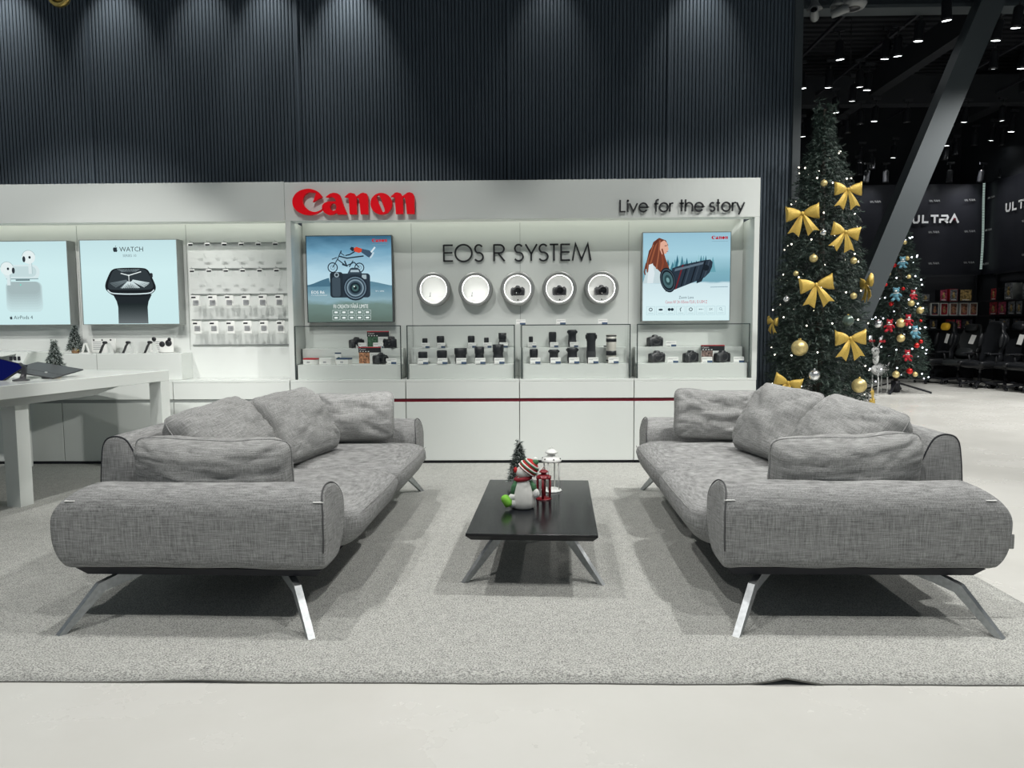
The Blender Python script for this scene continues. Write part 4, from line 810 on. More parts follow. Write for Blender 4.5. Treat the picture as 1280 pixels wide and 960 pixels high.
def conifer(seed, H, prof, nb, nn, nl, nwid, twig, z0=.0, tipmix=.25, mats=(0, 1), droop=.35):
    """branches with needles around them; prof maps height fraction from the top to radius"""
    rnd = random.Random(seed); mb = MB(); V, F, MI = mb.v, mb.f, mb.mi
    def rad(t):
        for (a, ra), (b, rb) in zip(prof, prof[1:]):
            if t <= b: return ra + (rb - ra) * (t - a) / (b - a)
        return prof[-1][1]
    for i in range(nb):
        t = ((i + rnd.random()) / nb) ** .62; th = i * 2.39996 + rnd.random() * .5; r = rad(t) * (.80 + .28 * rnd.random()); z = z0 + (H - z0) * (1 - t)
        out = Vector((math.cos(th), math.sin(th), 0)); side = Vector((-out.y, out.x, 0))
        tip = out * r + Vector((0, 0, z - droop * r * .3)); base = out * r * .12 + Vector((0, 0, z + droop * r * .25))
        ln = (tip - base).length
        for k in range(3):
            s = tip - (tip - base).normalized() * twig * (.2 + .5 * k) if k else base.lerp(tip, .35)
            e = tip if k == 0 else s + ((tip - base).normalized() * .6 + side * (.9 if k == 1 else -.9)).normalized() * twig * .75 + Vector((0, 0, .02 * twig))
            d = (e - s); L = d.length; d.normalize(); a = d.cross(Vector((.3, .2, 1))).normalized(); b = d.cross(a)
            cnt = int(nn * (1 if k == 0 else .55))
            for q in range(cnt):
                f = (q + rnd.random()) / cnt; an = rnd.random() * 2 * PI; p = s + (e - s) * f
                nd = (a * math.cos(an) + b * math.sin(an) + d * .8).normalized() * nl * (.6 + .5 * rnd.random())
                w_ = d.cross(nd).normalized() * nwid; o = len(V)
                V.extend((tuple(p - w_), tuple(p + w_), tuple(p + nd))); F.append((o, o + 1, o + 2))
                MI.append(mats[1] if (f > .6 and rnd.random() < tipmix) else mats[0]); mb.sm.append(False)
    return mb, rad
def mini_tree(label, loc, H, s, tilt=0):
    t = thing('mini_christmas_tree', label, 'christmas tree', loc, 0); b = .20 * H
    MB().lathe([(b * .50, 0), (b * .62, b * .1), (b * .66, b * .55), (b * .50, b * .85), (b * .60, b * .98), (b * .3, b)], 14).build('burlap_base', 'burlap', t)
    MB().tube([(0, 0, b * .9), (0, 0, H * .96)], H * .018, 6).build('trunk', 'bark', t)
    mb, _ = conifer(s, H, [(0, .004), (.1, H * .06), (.5, H * .19), (1, H * .31)], 110, 16, H * .095, H * .0075, H * .11, b * .9, .6, (0, 1), 1.0)
    mb.build('foliage', ['needle', 'frost'], t)
    MB().sphere((b * .75, -b * .55, b * .62), b * .22, 10, 7).build('gold_bell', 'gold', t)
    return t
M['gold'] = mat('gold_metallic', (.72, .52, .16), .25, .9)
M['goldglit'] = mat('gold_glitter_cloth', (.58, .40, .085), .42, .35, var=.5, vscale=260, bump=.4, bscale=500)
M['silver'] = mat('silver_metallic', (.75, .76, .76), .22, .9)
p = at(69, 460, 5.5); mini_tree('frosted mini christmas tree on the white desk by the dark tablets', (p.x, p.y, DZ), .255, 5)
mini_tree('frosted mini christmas tree with burlap base between the two lit posters', (-3.985, 6.43, .972), .245, 6)
mini_tree('frosted mini christmas tree behind the snowman on the low table', (-.045, 4.16, .28), .255, 7)
# white riser and dark folding tablets
p = at(22, 460, 5.62)
t = thing('display_riser', 'white slanted display riser at the left end of white desk', 'riser', (p.x - .22, p.y + .12, DZ), R(-8))
MB().prism([(-.5, .115), (.18, .135), (.30, .155), (.40, .155), (.40, .17), (-.5, .17)], -.16, .2).build('top_plate', 'white', t)
MB().prism([(.18, 0), (.30, 0), (.395, .155), (.30, .155)], -.16, .2).build('sloping_leg', 'white', t)
MB().prism([(-.5, 0), (.06, 0), (.18, .134), (-.5, .114)], -.02, .0).build('end_panel', 'lbframe', t)
for k in range(3): MB().box(.24 + k * .035, .262 + k * .035, -.165, -.16, .105, .135).build('vent', 'frame', t)
p = at(57, 470, 5.15)
M['screenblue'] = emat('dark_blue_screen', lin(14, 20, 74), 1.0)
t = thing('tablet', 'dark grey tablet cover lying tilted on white desk before the mini tree', 'tablet', (p.x, p.y, DZ), R(-9))
T = TR((0, 0, .052), (R(9), R(8), 0)); MB().box(-.19, .19, -.14, .14, -.005, .005, 0, .003, T).build('cover', 'dgrey', t)
MB().box(-.19, .19, -.05, -.048, .0052, .0058, 0, 0, T).build('fold_line', 'black', t)
MB().lathe([(.03, 0), (.03, .006), (.012, .01), (.010, .045)], 14, 0, TR((.06, -.06, 0))).build('stand', 'grey', t)
p = at(6, 475, 4.95)
t = thing('tablet', 'dark tablet with deep blue screen cut by the left photo edge', 'tablet', (p.x, p.y, DZ), R(-9))
T = TR((-.06, 0, .072), (R(28), R(12), 0)); MB().box(-.17, .15, -.11, .11, -.005, .004, 0, .003, T).build('body', 'black', t); MB().box(-.16, .14, -.10, .10, .0042, .005, 0, 0, T).build('screen', 'screenblue', t)
MB().tube([(.10, .03, .11), (.16, .0, .085), (.20, -.05, .04), (.215, -.08, .006)], [.012, .016, .016, .02], 8, 0, None, True, .45).build('stand_arm', 'black', t)
MB().lathe([(.05, 0), (.05, .008), (.02, .014), (.012, .02)], 16, 0, TR((.21, -.085, 0))).build('stand_foot', 'dgrey', t)
# watches and cards on the raised shelf
def watch(label, px, group='watches on stands'):
    x = at(px, 440, 6.40).x
    t = thing('watch_stand', label, 'watch', (x, 6.40, .972), R(-15), group)
    MB().prism([(-.045, 0), (.055, 0), (.055, .006), (.02, .09), (.012, .09), (.03, .006), (-.045, .006)], -.02, .02).build('stand', 'whitem', t)
    MB().tube([(-.058, -.022, -.0), (-.038, -.024, .03), (-.020, -.024, .065), (.0, -.024, .088), (.022, -.024, .092)], .014, 8, 0, None, True, .3).build('strap', 'dgrey', t)
    MB().sphere((.004, -.025, .094), (.022, .012, .012), 14, 8, e=.6).build('watch_case', 'black', t); return t
for px, l in ((134, 'smart watch on white stand below the watch poster, leftmost'), (163, 'smart watch on white stand below the watch poster, middle'), (190, 'smart watch on white stand below the watch poster, rightmost')): watch(l, px)
def info_card(label, px0, px1, kinds):
    a, b = at(px0, 440, 6.47), at(px1, 440, 6.47); w_ = b.x - a.x
    t = thing('info_card', label, 'card', ((a.x + b.x) / 2, 6.47, .972), 0)
    MB().box(-w_ / 2, w_ / 2, 0, .006, 0, .128, 0, .001).box(-w_ / 2, w_ / 2, 0, .05, 0, .004).build('card', 'cream', t)
    for q, (x, z, r) in enumerate(kinds): MB().lathe([(.001, 0), (r, 0), (r, .001), (.001, .001)], 14, 0, TR((x * w_, -.001, z), (R(90), 0, 0))).build('printed_watch', 'black', t)
    b = MB()
    for k in range(5): rect(b, -w_ * .44, -w_ * .08, .03 + k * .016, .036 + k * .016, -.0012)
    b.build('printed_lines', 'print', t)
info_card('white information card behind the leftmost watch stand', 115, 145, [(-.4, .115, .008), (-.05, .115, .008), (.3, .115, .008)])
info_card('white information card with black watches behind the rightmost watch stand', 188, 217, [(-.32, .12, .02), (.02, .075, .026), (.3, .085, .03), (.34, .118, .016)])
t = thing('number_tag', 'small white standing figure right of the burlap mini tree', 'tag', (at(107, 440, 6.42).x, 6.42, .972), 0)
MB().strip([(-.03, 0), (-.005, .085), (.012, .085), (.035, 0)], .012, -.008, .008).box(-.045, .045, -.02, .02, 0, .006).build('figure', 'cream', t)

# ------------------------------------------------------------------ on the low table: snowman and lanterns
M['snow'] = mat('white_glazed_ceramic', (.72, .72, .68), .28, var=.06, vscale=30)
M['fluff'] = mat('white_fluff', (.8, .8, .77), .95, bump=.8, bscale=160)
M['bootgreen'] = mat('bright_green_felt', (.20, .52, .05), .8)
M['sleeve'] = mat('green_knit', (.06, .17, .08), .9, var=.4, vscale=120)
M['knitred'] = mat('red_knit', (.46, .02, .02), .85, var=.3, vscale=150, bump=.4, bscale=300)
M['scarf'] = mat('dark_red_scarf', (.24, .008, .018), .7)
t = thing('snowman_figurine', 'white sitting snowman figure with striped red and green knit hat', 'figurine', (-.020, 3.655, .28), 0)
MB().lathe([(.048, 0), (.058, .008), (.061, .035), (.057, .075), (.046, .115), (.035, .145), (.028, .155)], 28).build('body', 'snow', t)
MB().sphere((.006, 0, .182), (.044, .042, .034), 20, 12).build('head', 'snow', t)
MB().tube([(.036 * math.cos(a), .036 * math.sin(a), .150 + .006 * math.cos(a)) for a in [i * PI / 10 for i in range(21)]], .011, 8).build('scarf', 'scarf', t)
HT = TR((.024, 0, .196), (0, R(38), 0)); hp = [(.049, -.012), (.051, 0), (.050, .010), (.046, .022), (.040, .034), (.031, .044), (.019, .051), (.002, .054)]
hat = MB().lathe(hp, 22, 0, HT).build('hat', 'knitred', t)
for z, r, m in ((-.006, .0515, 'fluff'), (.008, .0515, 'sleeve'), (.014, .0500, 'fluff'), (.030, .0435, 'sleeve'), (.036, .0395, 'fluff')):
    MB().tube([tuple(HT @ Vector((r * math.cos(a), r * math.sin(a), z))) for a in [i * PI / 10 for i in range(21)]], .0035, 6, cap=False).build('hat_stripe', m, hat)
MB().sphere(tuple(HT @ Vector((.006, -.012, .052))), (.018, .016, .014), 10, 7).build('holly_patch', 'sleeve', hat)
MB().sphere(tuple(HT @ Vector((0, 0, .062))), .0125, 12, 8).build('pompom', 'fluff', hat)
MB().sphere((-.038, -.010, .194), (.010, .012, .015), 10, 8).build('ear_flap', 'knitred', hat)
MB().tube([(-.030, -.012, .135), (-.046, -.018, .105), (-.052, -.026, .072)], [.014, .016, .012], 10).build('arm', 'sleeve', t)
MB().sphere((-.054, -.030, .060), (.020, .018, .018), 12, 8).build('mitten', 'fluff', t)
MB().tube([(.032, -.008, .135), (.050, -.014, .112), (.058, -.020, .09)], [.013, .016, .013], 10).build('arm', 'sleeve', t)
MB().sphere((.064, -.024, .078), (.018, .017, .024), 12, 8).build('mitten', 'fluff', t)
MB().tube([(-.03, -.02, .028), (-.065, -.03, .032)], .024, 10).build('leg', 'fluff', t)
MB().loops([[tuple(Vector((-.083 + dx + r * .75 * math.cos(a), -.035 + r * math.sin(a) * .8, z + (r * .35 * math.cos(a)))) ) for a in [i * 2 * PI / 14 for i in range(14)]] for dx, z, r in ((.014, .0165, .020), (.014, .022, .028), (.008, .035, .031), (-.004, .052, .029), (-.012, .064, .022), (-.015, .070, .010))]).build('boot', 'bootgreen', t)
def lantern(label, loc, H, Rb, m, rz, fat=1.0):
    t = thing('lantern', label, 'lantern', loc, rz); r = Rb
    L = []
    for z, k in ((0, 1), (.02, 1.0), (.035, .93), (.06, .70)): L.append([(r * k * (1 + .05 * math.cos(12 * a)) * math.cos(a), r * k * (1 + .05 * math.cos(12 * a)) * math.sin(a), z * H) for a in [i * 2 * PI / 48 for i in range(48)]])
    MB().loops(L).build('base', m, t)
    for i in range(4):
        a = PI / 4 + i * PI / 2; MB().tube([(r * .80 * math.cos(a), r * .80 * math.sin(a), .03 * H), (r * .80 * math.cos(a), r * .80 * math.sin(a), .70 * H)], r * .07 * fat, 6).build('post', m, t)
    MB().lathe([(r * .62, .06 * H), (r * .62, .69 * H)], 24, 0, None, True, False).build('glass_chimney', 'glass', t)
    MB().lathe([(r * .96, .675 * H), (r * 1.0, .69 * H), (r * .98, .71 * H), (r * .80, .77 * H), (r * .42, .80 * H), (r * .36, .81 * H), (r * .42, .865 * H), (r * .62, .87 * H), (r * .58, .89 * H), (r * .34, .945 * H), (r * .08, .955 * H)], 26).build('roof', m, t)
    for i in range(6):
        a = i * PI / 3 + .4; MB().sphere((r * .90 * math.cos(a), r * .90 * math.sin(a), .745 * H), (r * .075,) * 3, 8, 6).build('vent_hole', 'frame', t)
    MB().tube([(r * .2 * math.cos(a), 0, .955 * H + r * .28 * math.sin(a)) for a in [i * PI / 10 for i in range(11)]], r * .035, 6).build('handle', m, t)
    return t
M['whitepaint'] = mat('white_painted_metal', (.78, .79, .76), .35)
M['redpaint'] = mat('dark_red_painted_metal', (.20, .006, .012), .3)
lantern('white metal candle lantern behind the red one on low table', (.135, 4.03, .28), .245, .056, 'whitepaint', R(20))
lantern('small dark red metal lantern right beside the snowman', (.088, 3.84, .28), .165, .041, 'redpaint', R(35), 2.2)

# ------------------------------------------------------------------ big christmas tree behind the right sofa
def hang_on(tree, px, py, extra=.0):
    (cx, cy), H, rad = tree; y = cy - .3
    for _ in range(6):
        q = at(px, py, y); t_ = max(0, min(1, (H - q.z) / H)); r = rad(t_) * 1.0; dx = q.x - cx; y = cy - math.sqrt(max(r * r - dx * dx, 0)) - extra
    return at(px, py, y), math.atan2(q.x - cx, cy - y)
T1 = (2.50, 6.36); H1 = 3.03
prof1 = [(0, .015), (.02, .045), (.07, .055), (.12, .13), (.2, .22), (.32, .30), (.5, .37), (.75, .43), (.95, .44), (1, .40)]
t = thing('christmas_tree', 'tall green christmas tree with gold bows behind the right sofa', 'christmas tree', (T1[0], T1[1], 0), 0)
mb, rad1 = conifer(11, H1, prof1, 1400, 30, .042, .0028, .12, .30, .35)
mb.build('foliage', ['needle', 'needle_lit'], t)
MB().tube([(0, 0, .02), (0, 0, 1.4), (0, 0, H1 - .05)], [.05, .035, .012], 8).build('trunk', 'bark', t)
for k in range(4): MB().box(-.02, .02, 0, -0 + .28, 0, .03, 0, .003, TR((0, 0, 0), (0, 0, k * PI / 2 + .4))).build('stand_foot', 'frame', t)
tree1 = (T1, H1, rad1)
M['bulb'] = emat('warm_white_bulb', (1, .93, .78), 5.0); M['bulbc'] = emat('cold_white_bulb', (.85, .9, 1), 5.0); M['wire'] = mat('dark_green_wire', (.01, .015, .012), .6)
def fairy_lights(label, tree, turns, n, m, seed, rb):
    (cx, cy), H, rad = tree; rnd = random.Random(seed)
    t = thing('fairy_lights', label, 'fairy lights', (cx, cy, 0), 0); pts = []
    for i in range(n * 3):
        f = i / (n * 3); th = f * turns * 2 * PI + .8; tt = .13 + .83 * f; r = rad(tt) * (.86 + .14 * rnd.random())
        pts.append((r * math.sin(th), -r * math.cos(th), H * (1 - tt) - .05 * math.sin(th * 2.3) + .02 * rnd.random()))
    MB().tube(pts, .003, 4).build('cable', 'wire', t); b0 = None
    for i, p in enumerate(pts[::3]):
        if b0 is None: b0 = MB().sphere((0, 0, 0), rb, 8, 5).build('bulb', m, t); o = b0
        else: o = b0.copy(); COL.objects.link(o); o.parent = t
        o.location = (p[0], p[1], p[2])
    return t
fairy_lights('string of warm white lights wound round the big tree', tree1, 8.5, 98, 'bulb', 3, .0065)
_bb = {}
def bauble(label, tree, px, py, r_px, m, group):
    q, a = hang_on(tree, px, py, .03); r = r_px * q.y / 920
    key = (m,)
    if key not in _bb:
        t = _bb[key] = thing('christmas_bauble', label, 'bauble', q, a, group)
        MB().sphere((0, 0, 0), 1, 20, 14).build('ball', m, t)
        MB().lathe([(.2, .94), (.2, 1.14), (.12, 1.2)], 10).build('cap', 'gold' if m != 'silver' else 'silver', t)
        MB().tube([(.0, 0, 1.15), (.02, 0, 1.5), (0, 0, 1.9)], .03, 5).build('hanger', 'wire', t)
    else: t = dup(_bb[key], label, q, a); t['group'] = group
    t.scale = (r, r, r); return t
M['rbaub'] = mat('red_metallic', (.55, .02, .02), .25, .6); M['gbaub'] = mat('gold_glitter_ball', (.62, .50, .22), .38, .55, var=.25, vscale=14); M['palebaub'] = mat('pale_green_ball', (.10, .14, .12), .25, .4)
B1 = 'baubles on the big tree'
for lab, px, py, r, m in (('gold bauble high on the big tree, above the left top bow', 1030, 229, 4, 'gbaub'), ('gold bauble left of centre under the leftmost upper bow', 1017, 323, 5, 'gbaub'), ('gold bauble at the right edge under the second right bow', 1067, 326, 4, 'gbaub'),
    ('small gold bauble at the left, mid height of big tree', 995, 342, 3.2, 'gbaub'), ('silver bauble left of the middle bow', 983, 374, 3.6, 'silver'), ('silver bauble right of the leftmost upper bow', 1029, 291, 3.8, 'silver'), ('gold bauble at right, below the slanted bow', 1067, 370, 4, 'gbaub'),
    ('dark pale-green bauble above the lower right bow', 1060, 401, 7, 'palebaub'), ('largest gold bauble, left of centre low on the big tree', 999.5, 435, 10, 'gbaub'), ('silver bauble low in the middle of big tree', 1018, 469, 7, 'silver'), ('large gold bauble low at the right edge of big tree', 1074, 482, 9, 'gbaub')): bauble(lab, tree1, px, py, r, m, B1)
def bow(label, q, a, s, roll, group='gold bows on the big tree', proto=[None]):
    if proto[0] is None:
        t = proto[0] = thing('ribbon_bow', label, 'bow', q, a, group)
        for e in (-1, 1):
            L = []
            for u in (0, .12, .3, .5, .7, .88, 1.0):
                hh = .10 + .42 * u ** .75; dd = .05 + .20 * math.sin(min(1, u * 1.05) * PI * .5) * (1 - .35 * u)
                ring = [(e * (.08 + .92 * u + (.05 * math.cos(2 * b) if u > .8 else 0)), -.08 + dd * math.sin(b) - .06 * u, hh * math.cos(b) * (1 + .12 * math.cos(3 * b + u * 4)) + .10 * u) for b in [i * 2 * PI / 16 for i in range(16)]]
                L.append(ring if e > 0 else ring[::-1])
            MB().loops(L).build('loop', 'goldglit', t)
            mb = MB(); n = 9; A = []
            for i in range(n):
                u = i / (n - 1); cxx = e * (.06 + .52 * u + .06 * u * u); zz = -.05 - 1.32 * u; wv = .07 + .29 * u ** .8; dx = e * .10 * u
                for k in range(5):
                    f = -1 + k / 2; notch = .20 * (1 - abs(f)) * (u == 1)
                    A.append((cxx + wv * f, -.10 - .12 * math.sin(u * 3) - .05 * math.cos(f * 3), zz + notch + .14 * f * e * u))
            nn_ = len(A); A2 = [(x, y + .015, z) for x, y, z in A]
            fs = [(i * 5 + k, i * 5 + k + 1, (i + 1) * 5 + k + 1, (i + 1) * 5 + k) for i in range(n - 1) for k in range(4)]
            bd = [k for k in range(5)] + [i * 5 + 4 for i in range(1, n)] + [(n - 1) * 5 + k for k in (3, 2, 1, 0)] + [i * 5 for i in range(n - 2, 0, -1)]
            fs2 = [tuple(v + nn_ for v in f[::-1]) for f in fs] + [(bd[i], bd[(i + 1) % len(bd)], bd[(i + 1) % len(bd)] + nn_, bd[i] + nn_) for i in range(len(bd))]
            mb.add(A + A2, fs + fs2, 0, False).build('tail', 'goldglit', t)
        MB().sphere((0, -.12, .0), (.11, .09, .14), 12, 8).build('knot', 'goldglit', t)
    else: t = dup(proto[0], label, q)
    t.location = q; t.rotation_euler = (0, R(roll), a); t.scale = (s, s, s); return t
for lab, px, py, s, roll, ro in (('gold glitter bow left of centre, upper part of big tree', 1003, 267, .123, -4, 0), ('topmost gold glitter bow at the right of big tree', 1059, 237, .108, 0, 0), ('slanted gold bow at right, below the topmost bow', 1056, 290, .108, 12, 0), ('gold bow in the middle of big tree', 1020, 356, .123, -8, 0),
    ('gold bow low at the right of big tree', 1062, 423, .119, -2, 0), ('gold bow low at left, partly behind right sofa pillow', 985, 478, .103, 14, 0), ('gold bow seen edge-on at the left side of big tree', 967, 402, .072, 6, -50), ('gold bow seen edge-on at the right side of big tree', 1081, 354, .103, 8, 75), ('gold bow at the bottom right of big tree, mostly hidden', 1088, 503, .08, 180, 45)):
    q, a = hang_on(tree1, px, py, .05); bow(lab, q, a * .35 + R(ro), s, roll)

# ------------------------------------------------------------------ second tree with plush bears
T2 = (6.37, 12.8); H2 = 3.06
prof2 = [(0, .01), (.05, .08), (.2, .24), (.4, .36), (.6, .44), (.8, .52), (1, .50)]
t = thing('christmas_tree', 'distant christmas tree with red and blue plush bears', 'christmas tree', (T2[0], T2[1], 0), 0)
mb, rad2 = conifer(12, H2, prof2, 520, 26, .06, .005, .16, .3, .18)
mb.build('foliage', ['needle', 'needle_lit'], t)
MB().tube([(0, 0, .05), (0, 0, H2 - .05)], .04, 8).build('trunk', 'bark', t)
for k in range(4): MB().loops([[(.02, r, z), (-.02, r, z), (-.02, r, z + .03), (.02, r, z + .03)] for r, z in ((0, .16), (.55, .0))], 0, False, True, TR((0, 0, 0), (0, 0, R(-35) + k * PI / 2))).build('stand_foot', 'frame', t)
MB().lathe([(.07, 0), (.07, .2)], 12).build('stand_hub', 'frame', t)
tree2 = (T2, H2, rad2)
fairy_lights('string of cold white lights wound round the distant tree', tree2, 6.5, 84, 'bulbc', 4, .013)
M['plred'] = mat('red_plush', (.34, .012, .022), .95, bump=.8, bscale=90); M['plblue'] = mat('blue_plush', (.10, .25, .32), .95, bump=.8, bscale=90); M['plwhite'] = mat('white_plush', (.7, .7, .68), .95)
_pl = {}
def bear(label, px, py, s, m):
    q, a = hang_on(tree2, px, py, .06)
    if m not in _pl:
        t = _pl[m] = thing('plush_bear', label, 'plush toy', q, a, 'plush bears on the distant tree')
        b = MB().sphere((0, 0, 0), (.62, .55, .72), 16, 10); b.build('body', m, t)
        h = MB().sphere((0, -.12, 1.05), (.58, .52, .52), 16, 10).build('head', m, t)
        MB().sphere((0, -.58, .95), (.24, .2, .18), 10, 7).build('muzzle', 'plwhite', h)
        for e in (-1, 1):
            MB().sphere((e * .44, -.05, 1.5), (.2, .12, .2), 10, 7).build('ear', m, h)
            MB().tube([(e * .45, -.1, .4), (e * .85, -.25, .15), (e * .95, -.4, -.1)], [.22, .2, .17], 8).build('arm', m, t)
            MB().tube([(e * .3, -.2, -.5), (e * .5, -.6, -.75), (e * .55, -.95, -.8)], [.3, .27, .26], 10).build('leg', m, t)
        MB().tube([(.42 * math.cos(x), -.08 + .4 * math.sin(x), .55) for x in [i * PI / 8 for i in range(17)]], .1, 6).build('scarf', 'plwhite', t)
    else: t = dup(_pl[m], label, q, a)
    t.scale = (s, s, s); return t
for lab, px, py, s, m in (('red plush bear highest on the distant tree', 1111, 291, .075, 'plred'), ('red plush bear at upper left of the distant tree', 1097, 334, .085, 'plred'), ('red plush bear low in the middle of distant tree', 1112, 409, .08, 'plred'), ('red plush bear at lower right, beside a big gold bauble', 1135, 402, .072, 'plred'), ('lowest red plush bear on the distant tree', 1134, 446, .07, 'plred'), ('red plush bear at right edge of the distant tree', 1141, 370, .06, 'plred'),
    ('blue plush bear at upper right of the distant tree', 1128, 330, .075, 'plblue'), ('blue plush bear in the middle of distant tree', 1120, 370, .085, 'plblue'), ('blue plush bear at lower right of distant tree', 1143, 417, .08, 'plblue')): bear(lab, px, py, s, m)
B2 = 'baubles on the distant tree'
lst = [(1107, 305, 3, 'gbaub'), (1124, 304, 3, 'gbaub'), (1131, 303, 2.6, 'gbaub'), (1104, 318, 3, 'gbaub'), (1119, 319, 3, 'gbaub'), (1110, 342, 3.2, 'gbaub'), (1134, 323, 2.6, 'gbaub'), (1136, 346, 2.6, 'gbaub'), (1139, 379, 4, 'gbaub'), (1150, 388, 4.2, 'gbaub'), (1126, 404, 5.6, 'gbaub'), (1126, 423, 4.8, 'gbaub'), (1120, 468, 4.3, 'gbaub'), (1144, 468, 3, 'gbaub'),
    (1098, 405, 5, 'silver'), (1102, 346, 2.6, 'silver'), (1109, 333, 2.6, 'silver'), (1118, 332, 2.8, 'rbaub'), (1107, 356, 2.4, 'rbaub'), (1129, 361, 2.2, 'rbaub'), (1114, 380, 2.7, 'rbaub'), (1092, 374, 4.8, 'rbaub'), (1151, 401, 1.8, 'rbaub'), (1146, 432, 3.2, 'rbaub'), (1151, 427, 2.6, 'rbaub'), (1137, 464, 3.8, 'rbaub'), (1098, 316, 2.2, 'rbaub'), (1127, 297, 2.2, 'rbaub')]
for m, cn in (('gbaub', 'gold'), ('silver', 'silver'), ('rbaub', 'red')):
    ls = sorted([q for q in lst if q[3] == m], key=lambda q: q[1])
    for i, (px, py, r, _) in enumerate(ls): bauble('%s bauble, %s from the top among the %s ones on distant tree' % (cn, ORD[i], cn), tree2, px, py, r, m, B2)
# wire reindeer between the trees
q = on(1099, 491, 0); M['wwire'] = mat('white_wire', (.75, .76, .75), .5)
t = thing('reindeer_figure', 'white wire reindeer with red bows standing between the two trees', 'reindeer figure', (q.x, q.y, 0), R(20))
def cage(mb, c, r, n=9, k=5, T=None):
    for i in range(n):
        a = i * PI / n; mb.tube([(c[0] + r[0] * math.cos(b), c[1] + r[1] * math.sin(b) * math.cos(a), c[2] + r[2] * math.sin(b) * math.sin(a)) for b in [j * 2 * PI / 20 for j in range(21)]], .006, 4, cap=False)
    for i in range(-k, k + 1):
        f = i / (k + 1); s = math.sqrt(1 - f * f); mb.tube([(c[0] + r[0] * f, c[1] + r[1] * s * math.cos(b), c[2] + r[2] * s * math.sin(b)) for b in [j * 2 * PI / 16 for j in range(17)]], .006, 4, cap=False)
    return mb
cage(MB(), (0, 0, .40), (.17, .10, .10)).build('body', 'wwire', t)
cage(MB(), (-.10, 0, .60), (.045, .05, .11), 7, 4).build('neck', 'wwire', t)
h = cage(MB(), (-.12, -.01, .72), (.075, .05, .065), 7, 3).build('head', 'wwire', t)
for e in (-1, 1):
    MB().tube([(-.10, e * .03, .77), (-.11, e * .09, .86), (-.09, e * .12, .98)], .013, 6).build('antler', 'wwire', h)
    MB().tube([(-.11, e * .09, .86), (-.15, e * .13, .93)], .010, 6).build('antler_tine', 'wwire', h)
    for k in (-1, 1): MB().sphere((-.11 + k * .035, e * .11 - .03, .885), (.032, .02, .024), 8, 6).build('bow', 'cardred', h)
    for x in (-.10, .10): MB().tube([(x, e * .06, .33), (x + .01, e * .065, .16), (x, e * .065, .0)], .011, 6).build('leg', 'wwire', t)
MB().tube([(.16, 0, .44), (.20, 0, .52)], .012, 6).build('tail', 'wwire', t)

# ------------------------------------------------------------------ dark banners, shelves with boxed toys, gaming chairs
M['banner'] = mat('black_banner_cloth', (.011, .012, .017), .42, spec=.5)
M['bannerw'] = mat('white_banner_print', (.62, .63, .64), .6)
M['bannerg'] = mat('grey_banner_print', (.28, .285, .29), .6)
UL = {'U': [[(.08, 1), (.08, .3), (.24, .08), (.66, .08), (.84, .3), (.84, 1)]], 'L': [[(.12, 1), (.12, .1), (.85, .1)]], 'T': [[(-.1, .9), (.9, .9)], [(.42, .9), (.42, 0)]], 'R': [[(.02, .9), (.8, .9), (.92, .7), (.8, .42), (-.12, .42), (-.12, 0)], [(.45, .42), (.9, 0)]], 'A': [[(-.05, 0), (.5, .96), (1.05, 0)]]}
def ultra(mb, x, z, h, y, m, T=None):
    for i, c in enumerate('ULTRA'):
        for s in UL[c]: mb.strip([(x + (a * .95 + i * 1.18) * h, z + b * h) for a, b in s], h * .24, y - .004, y, m, T)
    return mb
def banner(name, label, x0, x1, T, marks, big):
    t = thing(name, label, 'banner', (0, 0, 0)); mb = MB(); n = 160; z0, z1 = 2.2, 4.1; V = []
    for k in range(9):
        z = z0 + (z1 - z0) * k / 8
        for i in range(n + 1):
            x = x0 + (x1 - x0) * i / n; d = .018 * math.sin(x * 7 + .4 * math.sin(z * 2)) * (.4 + .6 * k / 8) + .012 * noise.noise((x * 3, z, 0))
            V.append((x, d, z))
    mb.add(V, [(k * (n + 1) + i, k * (n + 1) + i + 1, (k + 1) * (n + 1) + i + 1, (k + 1) * (n + 1) + i) for k in range(8) for i in range(n)], 0, True, T)
    mb.build('cloth', 'banner', t)
    for x, z in marks: ultra(MB(), x - .11, z - .022, .038, -.034, 0, T).build('small_lettering', 'bannerg', t)
    for x, z, h in big:
        for i, c in enumerate('ULTRA'):
            mb = MB()
            for q in UL[c]: mb.strip([(x + (a * .95 + i * 1.18) * h, z + b * h) for a, b in q], h * .24, -.040, -.036, 0, T)
            mb.build('letter', 'bannerw', t)
        MB().box(x + 5.1 * h, x + 5.4 * h, -.04, -.036, z + .06, z + .1, 0, 0, T).build('red_dot', 'darkred', t)
    return t
A = lambda px, py: (at(px, py, 15.96).x, at(px, py, 15.96).z)
banner('wall_banner', 'black cloth banner with white lettering on the hall end wall', 2.6, 9.66, TR((0, 15.98, 0)), [A(*p) for p in ((1094, 252), (1127, 252), (1168, 251), (1212, 250), (1167, 290), (1212, 289), (1167, 329), (1211, 328))], [(8.165, 3.29, .168)])
t = banner('wall_banner', 'black cloth banner on the right wall, cut by right photo edge', -16, -9.5, TR((9.68, 0, 0), (0, 0, R(-90))), [(-15.7, 3.78), (-15.75, 3.12), (-15.8, 2.42), (-14.6, 3.15), (-14.55, 2.5)], [(-15.22, 3.40, .168)])
t = thing('light_strip', 'vertical strip of small lights in the banner corner', 'light strip', (9.60, 15.86, 2.3))
lm = emat('cold_led_dot', (.75, .95, .88), .55)
